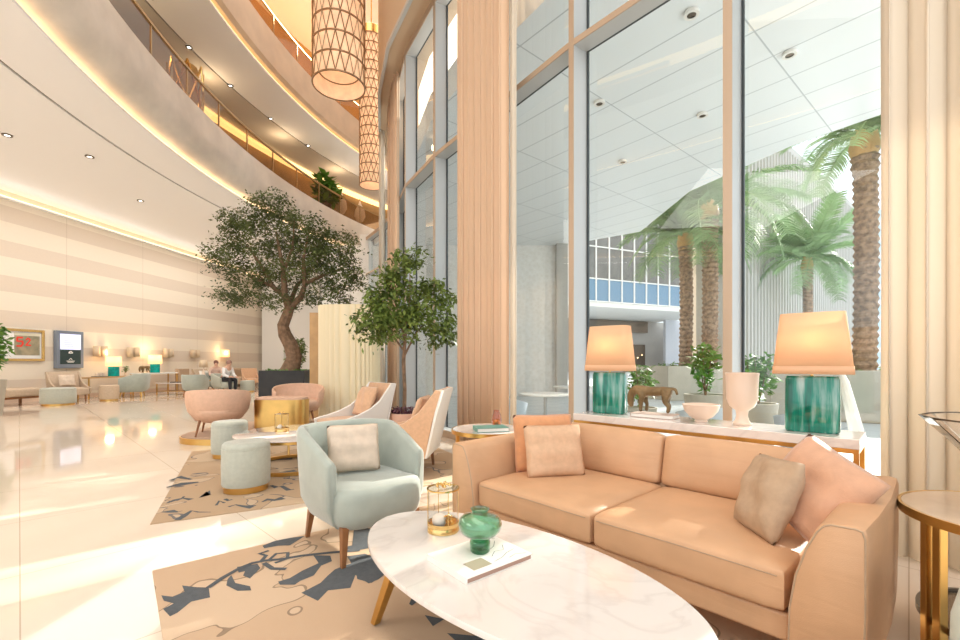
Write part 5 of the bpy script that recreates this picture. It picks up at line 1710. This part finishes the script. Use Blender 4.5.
# seated people (heads at about 1.2 m)
def person(label, loc, rz, topm, legm_, hairm, lean=.0, arm=0):
    """local -y is the way they face"""
    t = thing('person', label, 'person', loc, rz)
    S = .44
    L = lean
    v = [(0, .02, S + .10), (0, .0 - .25 * L, S + .26), (0, -.0 - .5 * L, S + .42), (0, -.02 - .62 * L, S + .52), (0, -.04 - .72 * L, S + .60), (0, -.05 - .80 * L, S + .66), (0, -.055 - .84 * L, S + .75),      # 0-6 pelvis..head top
         (-.17, -.02 - .6 * L, S + .50), (-.22, -.08 - .6 * L, S + .26), (-.16, -.30 - .6 * L, S + .20 + arm), (-.13, -.37 - .6 * L, S + .20 + arm),
         (.17, -.02 - .6 * L, S + .50), (.22, -.08 - .6 * L, S + .26), (.14, -.30 - .6 * L, S + .18), (.11, -.37 - .6 * L, S + .17),
         (-.10, -.02, S + .07), (-.13, -.44, S + .09), (-.13, -.46, .10), (-.13, -.56, .045),
         (.10, -.02, S + .07), (.12, -.44, S + .09), (.12, -.42, .10), (.12, -.52, .045)]
    e = [(0, 1), (1, 2), (2, 3), (3, 4), (4, 5), (5, 6), (3, 7), (7, 8), (8, 9), (9, 10), (3, 11), (11, 12), (12, 13), (13, 14), (0, 15), (15, 16), (16, 17), (17, 18), (0, 19), (19, 20), (20, 21), (21, 22)]
    r = [(.15, .12), (.14, .11), (.16, .115), (.10, .08), (.052, .052), (.078, .088), (.074, .086), (.065, .06), (.045, .045), (.036, .034), (.03, .02), (.065, .06), (.045, .045), (.036, .034), (.03, .02),
         (.09, .085), (.062, .062), (.04, .04), (.035, .03), (.09, .085), (.062, .062), (.04, .04), (.035, .03)]
    b_ = skin_body('body', v, e, r, skin_m, t, sub=2)
    # clothes: the same skeleton a little larger, cut at neck, cuffs and ankles
    idx = [0, 1, 2, 3, 7, 8, 9, 11, 12, 13]
    mp = {k: i for i, k in enumerate(idx)}
    ee = [(mp[a], mp[c]) for a, c in e if a in mp and c in mp]
    rr = [tuple(q + .014 for q in (r[k] if isinstance(r[k], tuple) else (r[k], r[k]))) for k in idx]
    skin_body('shirt', [v[k] for k in idx], ee, rr, topm, t, sub=2)
    idx = [0, 15, 16, 17, 19, 20, 21]; mp = {k: i for i, k in enumerate(idx)}
    ee = [(mp[a], mp[c]) for a, c in e if a in mp and c in mp]
    rr = [tuple(q + .012 for q in r[k]) for k in idx]
    skin_body('trousers', [v[k] for k in idx], ee, rr, legm_, t, sub=2)
    hx, hy, hz_ = v[6][0], v[6][1], v[6][2]
    m = M()
    rs = []
    for k in range(9):
        ph_ = -1.1 + k * (PI / 2 + 1.1) / 8; rad = .098 * cos(ph_); zz = hz_ - .01 + .10 * sin(ph_)
        rs.append([(rad * .92 * cos(2 * PI * j / 20), max(-.075 if zz < hz_ + .03 else -.2, rad * 1.05 * sin(2 * PI * j / 20)) + hy + .022, zz) for j in range(20)])
    m.loft(rs); m.build('hair', hairm, t)
    m = M(); m.lathe([(.001, -.008), (.012, 0), (.001, .012)], 8, cx=0, cy=0); m.build('nose', skin_m, t, loc=(hx, hy - .088, hz_ - .035))
    for s_ in (-1, 1):
        M().lathe([(.001, -.008), (.009, 0), (.001, .008)], 8).build('eye', trouser, t, loc=(s_ * .03, hy - .080, hz_ - .005))
        M().lathe([(.001, -.025), (.010, 0), (.001, .025)], 8).build('ear', skin_m, t, loc=(s_ * .082, hy + .005, hz_ - .03))
        hd = [(0, 0, 0)]
        wx, wy, wz = (v[10] if s_ < 0 else v[14])
        m = M()
        m.tube([(wx, wy + .02, wz), (wx, wy - .03, wz - .005), (wx, wy - .065, wz - .01)], [.024, .034, .028], 8)
        for q, (ln_, ox) in enumerate(((.055, -.024), (.068, -.008), (.064, .008), (.05, .024))):
            m.tube([(wx + ox, wy - .055, wz - .008), (wx + ox, wy - .055 - ln_ * .6, wz - .014), (wx + ox, wy - .055 - ln_, wz - .034)], [.0085, .008, .006], 6)
        m.tube([(wx - s_ * .02, wy - .01, wz), (wx - s_ * .05, wy - .04, wz - .008), (wx - s_ * .052, wy - .07, wz - .014)], [.011, .010, .007], 6)
        m.build('hand', skin_m, t)
        m = M(); fx, fy, fz = (v[18] if s_ < 0 else v[22])
        m.tube([(fx, fy + .14, .05), (fx, fy + .04, .05), (fx, fy - .06, .036)], [.044, .046, .030], 10)
        m.build('shoe', trouser, t)
    return t


pch = tub_chair('pale tub chair that the person in white sits in', (-9.85, 17.1, 0), R(70), mintp_f, mintp_f, walnut, hw=.36)
person('seated person in white clothes leaning forward by the far striped wall', (-9.85, 17.15, .0), R(70), shirt, trouser, hair_b, lean=.25)
pch2 = tub_chair('pale mint tub chair that the auburn-haired person sits in', (-10.95, 18.4, 0), R(35), mint_f, mint_f, walnut, hw=.36)
person('seated person with auburn hair in pale pink, left of the person in white', (-10.95, 18.45, .0), R(35), shirt_b, trouser, hair_a, lean=.05)

# ------------------------------------------------------------------ things up on the galleries
def gal(Rr, adeg, z=7.301):
    x, y = arc(Rr, R(adeg)); return (x, y, z)


shrub('potted_palm', 'green spiky plant high on the lower gallery near the top edge', gal(22.4, -3.1), .3, .7, .75, 1.5, 500, .35, bush_m, walnut, 21)
shrub('potted_palm', 'slim green plant on the lower gallery above the indoor tree', gal(20.9, 20.1), .22, .7, .55, 1.3, 260, .45, bush_m, darkmetal, 22)
gch = tub_chair('dark brown armchair on the lower gallery, left of the bright strip', gal(21.1, -1.5), R(70), brownwall, brownwall, darkmetal)
for a, lb in ((-5.1, 'dark brown armchair on the lower gallery at the far left near the top edge'), (9.4, 'dark brown armchair in the middle of the lower gallery'), (15.0, 'dark brown armchair on the lower gallery left of the slim plant')):
    o = copy_tree(gch); o.location = gal(21.1, a); o.rotation_euler = (0, 0, R(70 - a)); relabel(o, lb)
lt = thing('paper_lantern', 'white lantern on the lower gallery, the left one right of the slim plant', 'lantern', gal(20.9, 22.8))
M().lathe([(.12, 0), (.14, .04), (.03, .10), (.03, .55), (.14, .62), (.26, .85), (.22, 1.15), (.08, 1.4), (.02, 1.6)], 20).build('body', white_c, lt)
M().lathe([(.02, 1.6), (.03, 1.66), (.005, 1.7)], 10).build('finial', brass, lt)
o = copy_tree(lt); o.location = gal(20.9, 26.3); relabel(o, 'white lantern on the lower gallery, the right one right of the slim plant')
gt = thing('gold_screen', 'gold openwork column on the lower gallery behind the railing', 'screen', gal(21.5, 2.2))
m = M()
for k in range(7):
    for s_ in (0, 1):
        a0_ = k * PI / 3.5
        m.tube([(.45 * cos(a0_ + q * (1 if s_ else -1)), .45 * sin(a0_ + q * (1 if s_ else -1)), z) for q, z in ((0, 0), (.6, .8), (1.2, 1.6), (1.8, 2.4))], .03, 5)
m.build('openwork', brass, gt)
M().lathe([(.3, 0), (.3, 2.4)], 20).build('core', warmwall, gt)
for a in (-14, -4, 6, 16, 25):
    d = bpy.data.lights.new('gallery_light', 'POINT'); d.energy = 22; d.color = (1, .72, .42); d.shadow_soft_size = .15
    o = bpy.data.objects.new('gallery_light', d); COL.objects.link(o); o.location = gal(21.9, a, 9.9)
    d = bpy.data.lights.new('gallery_light', 'POINT'); d.energy = 60; d.color = (1, .62, .28); d.shadow_soft_size = .3
    o = bpy.data.objects.new('gallery_light', d); COL.objects.link(o); o.location = gal(21.9, a, 12.6)
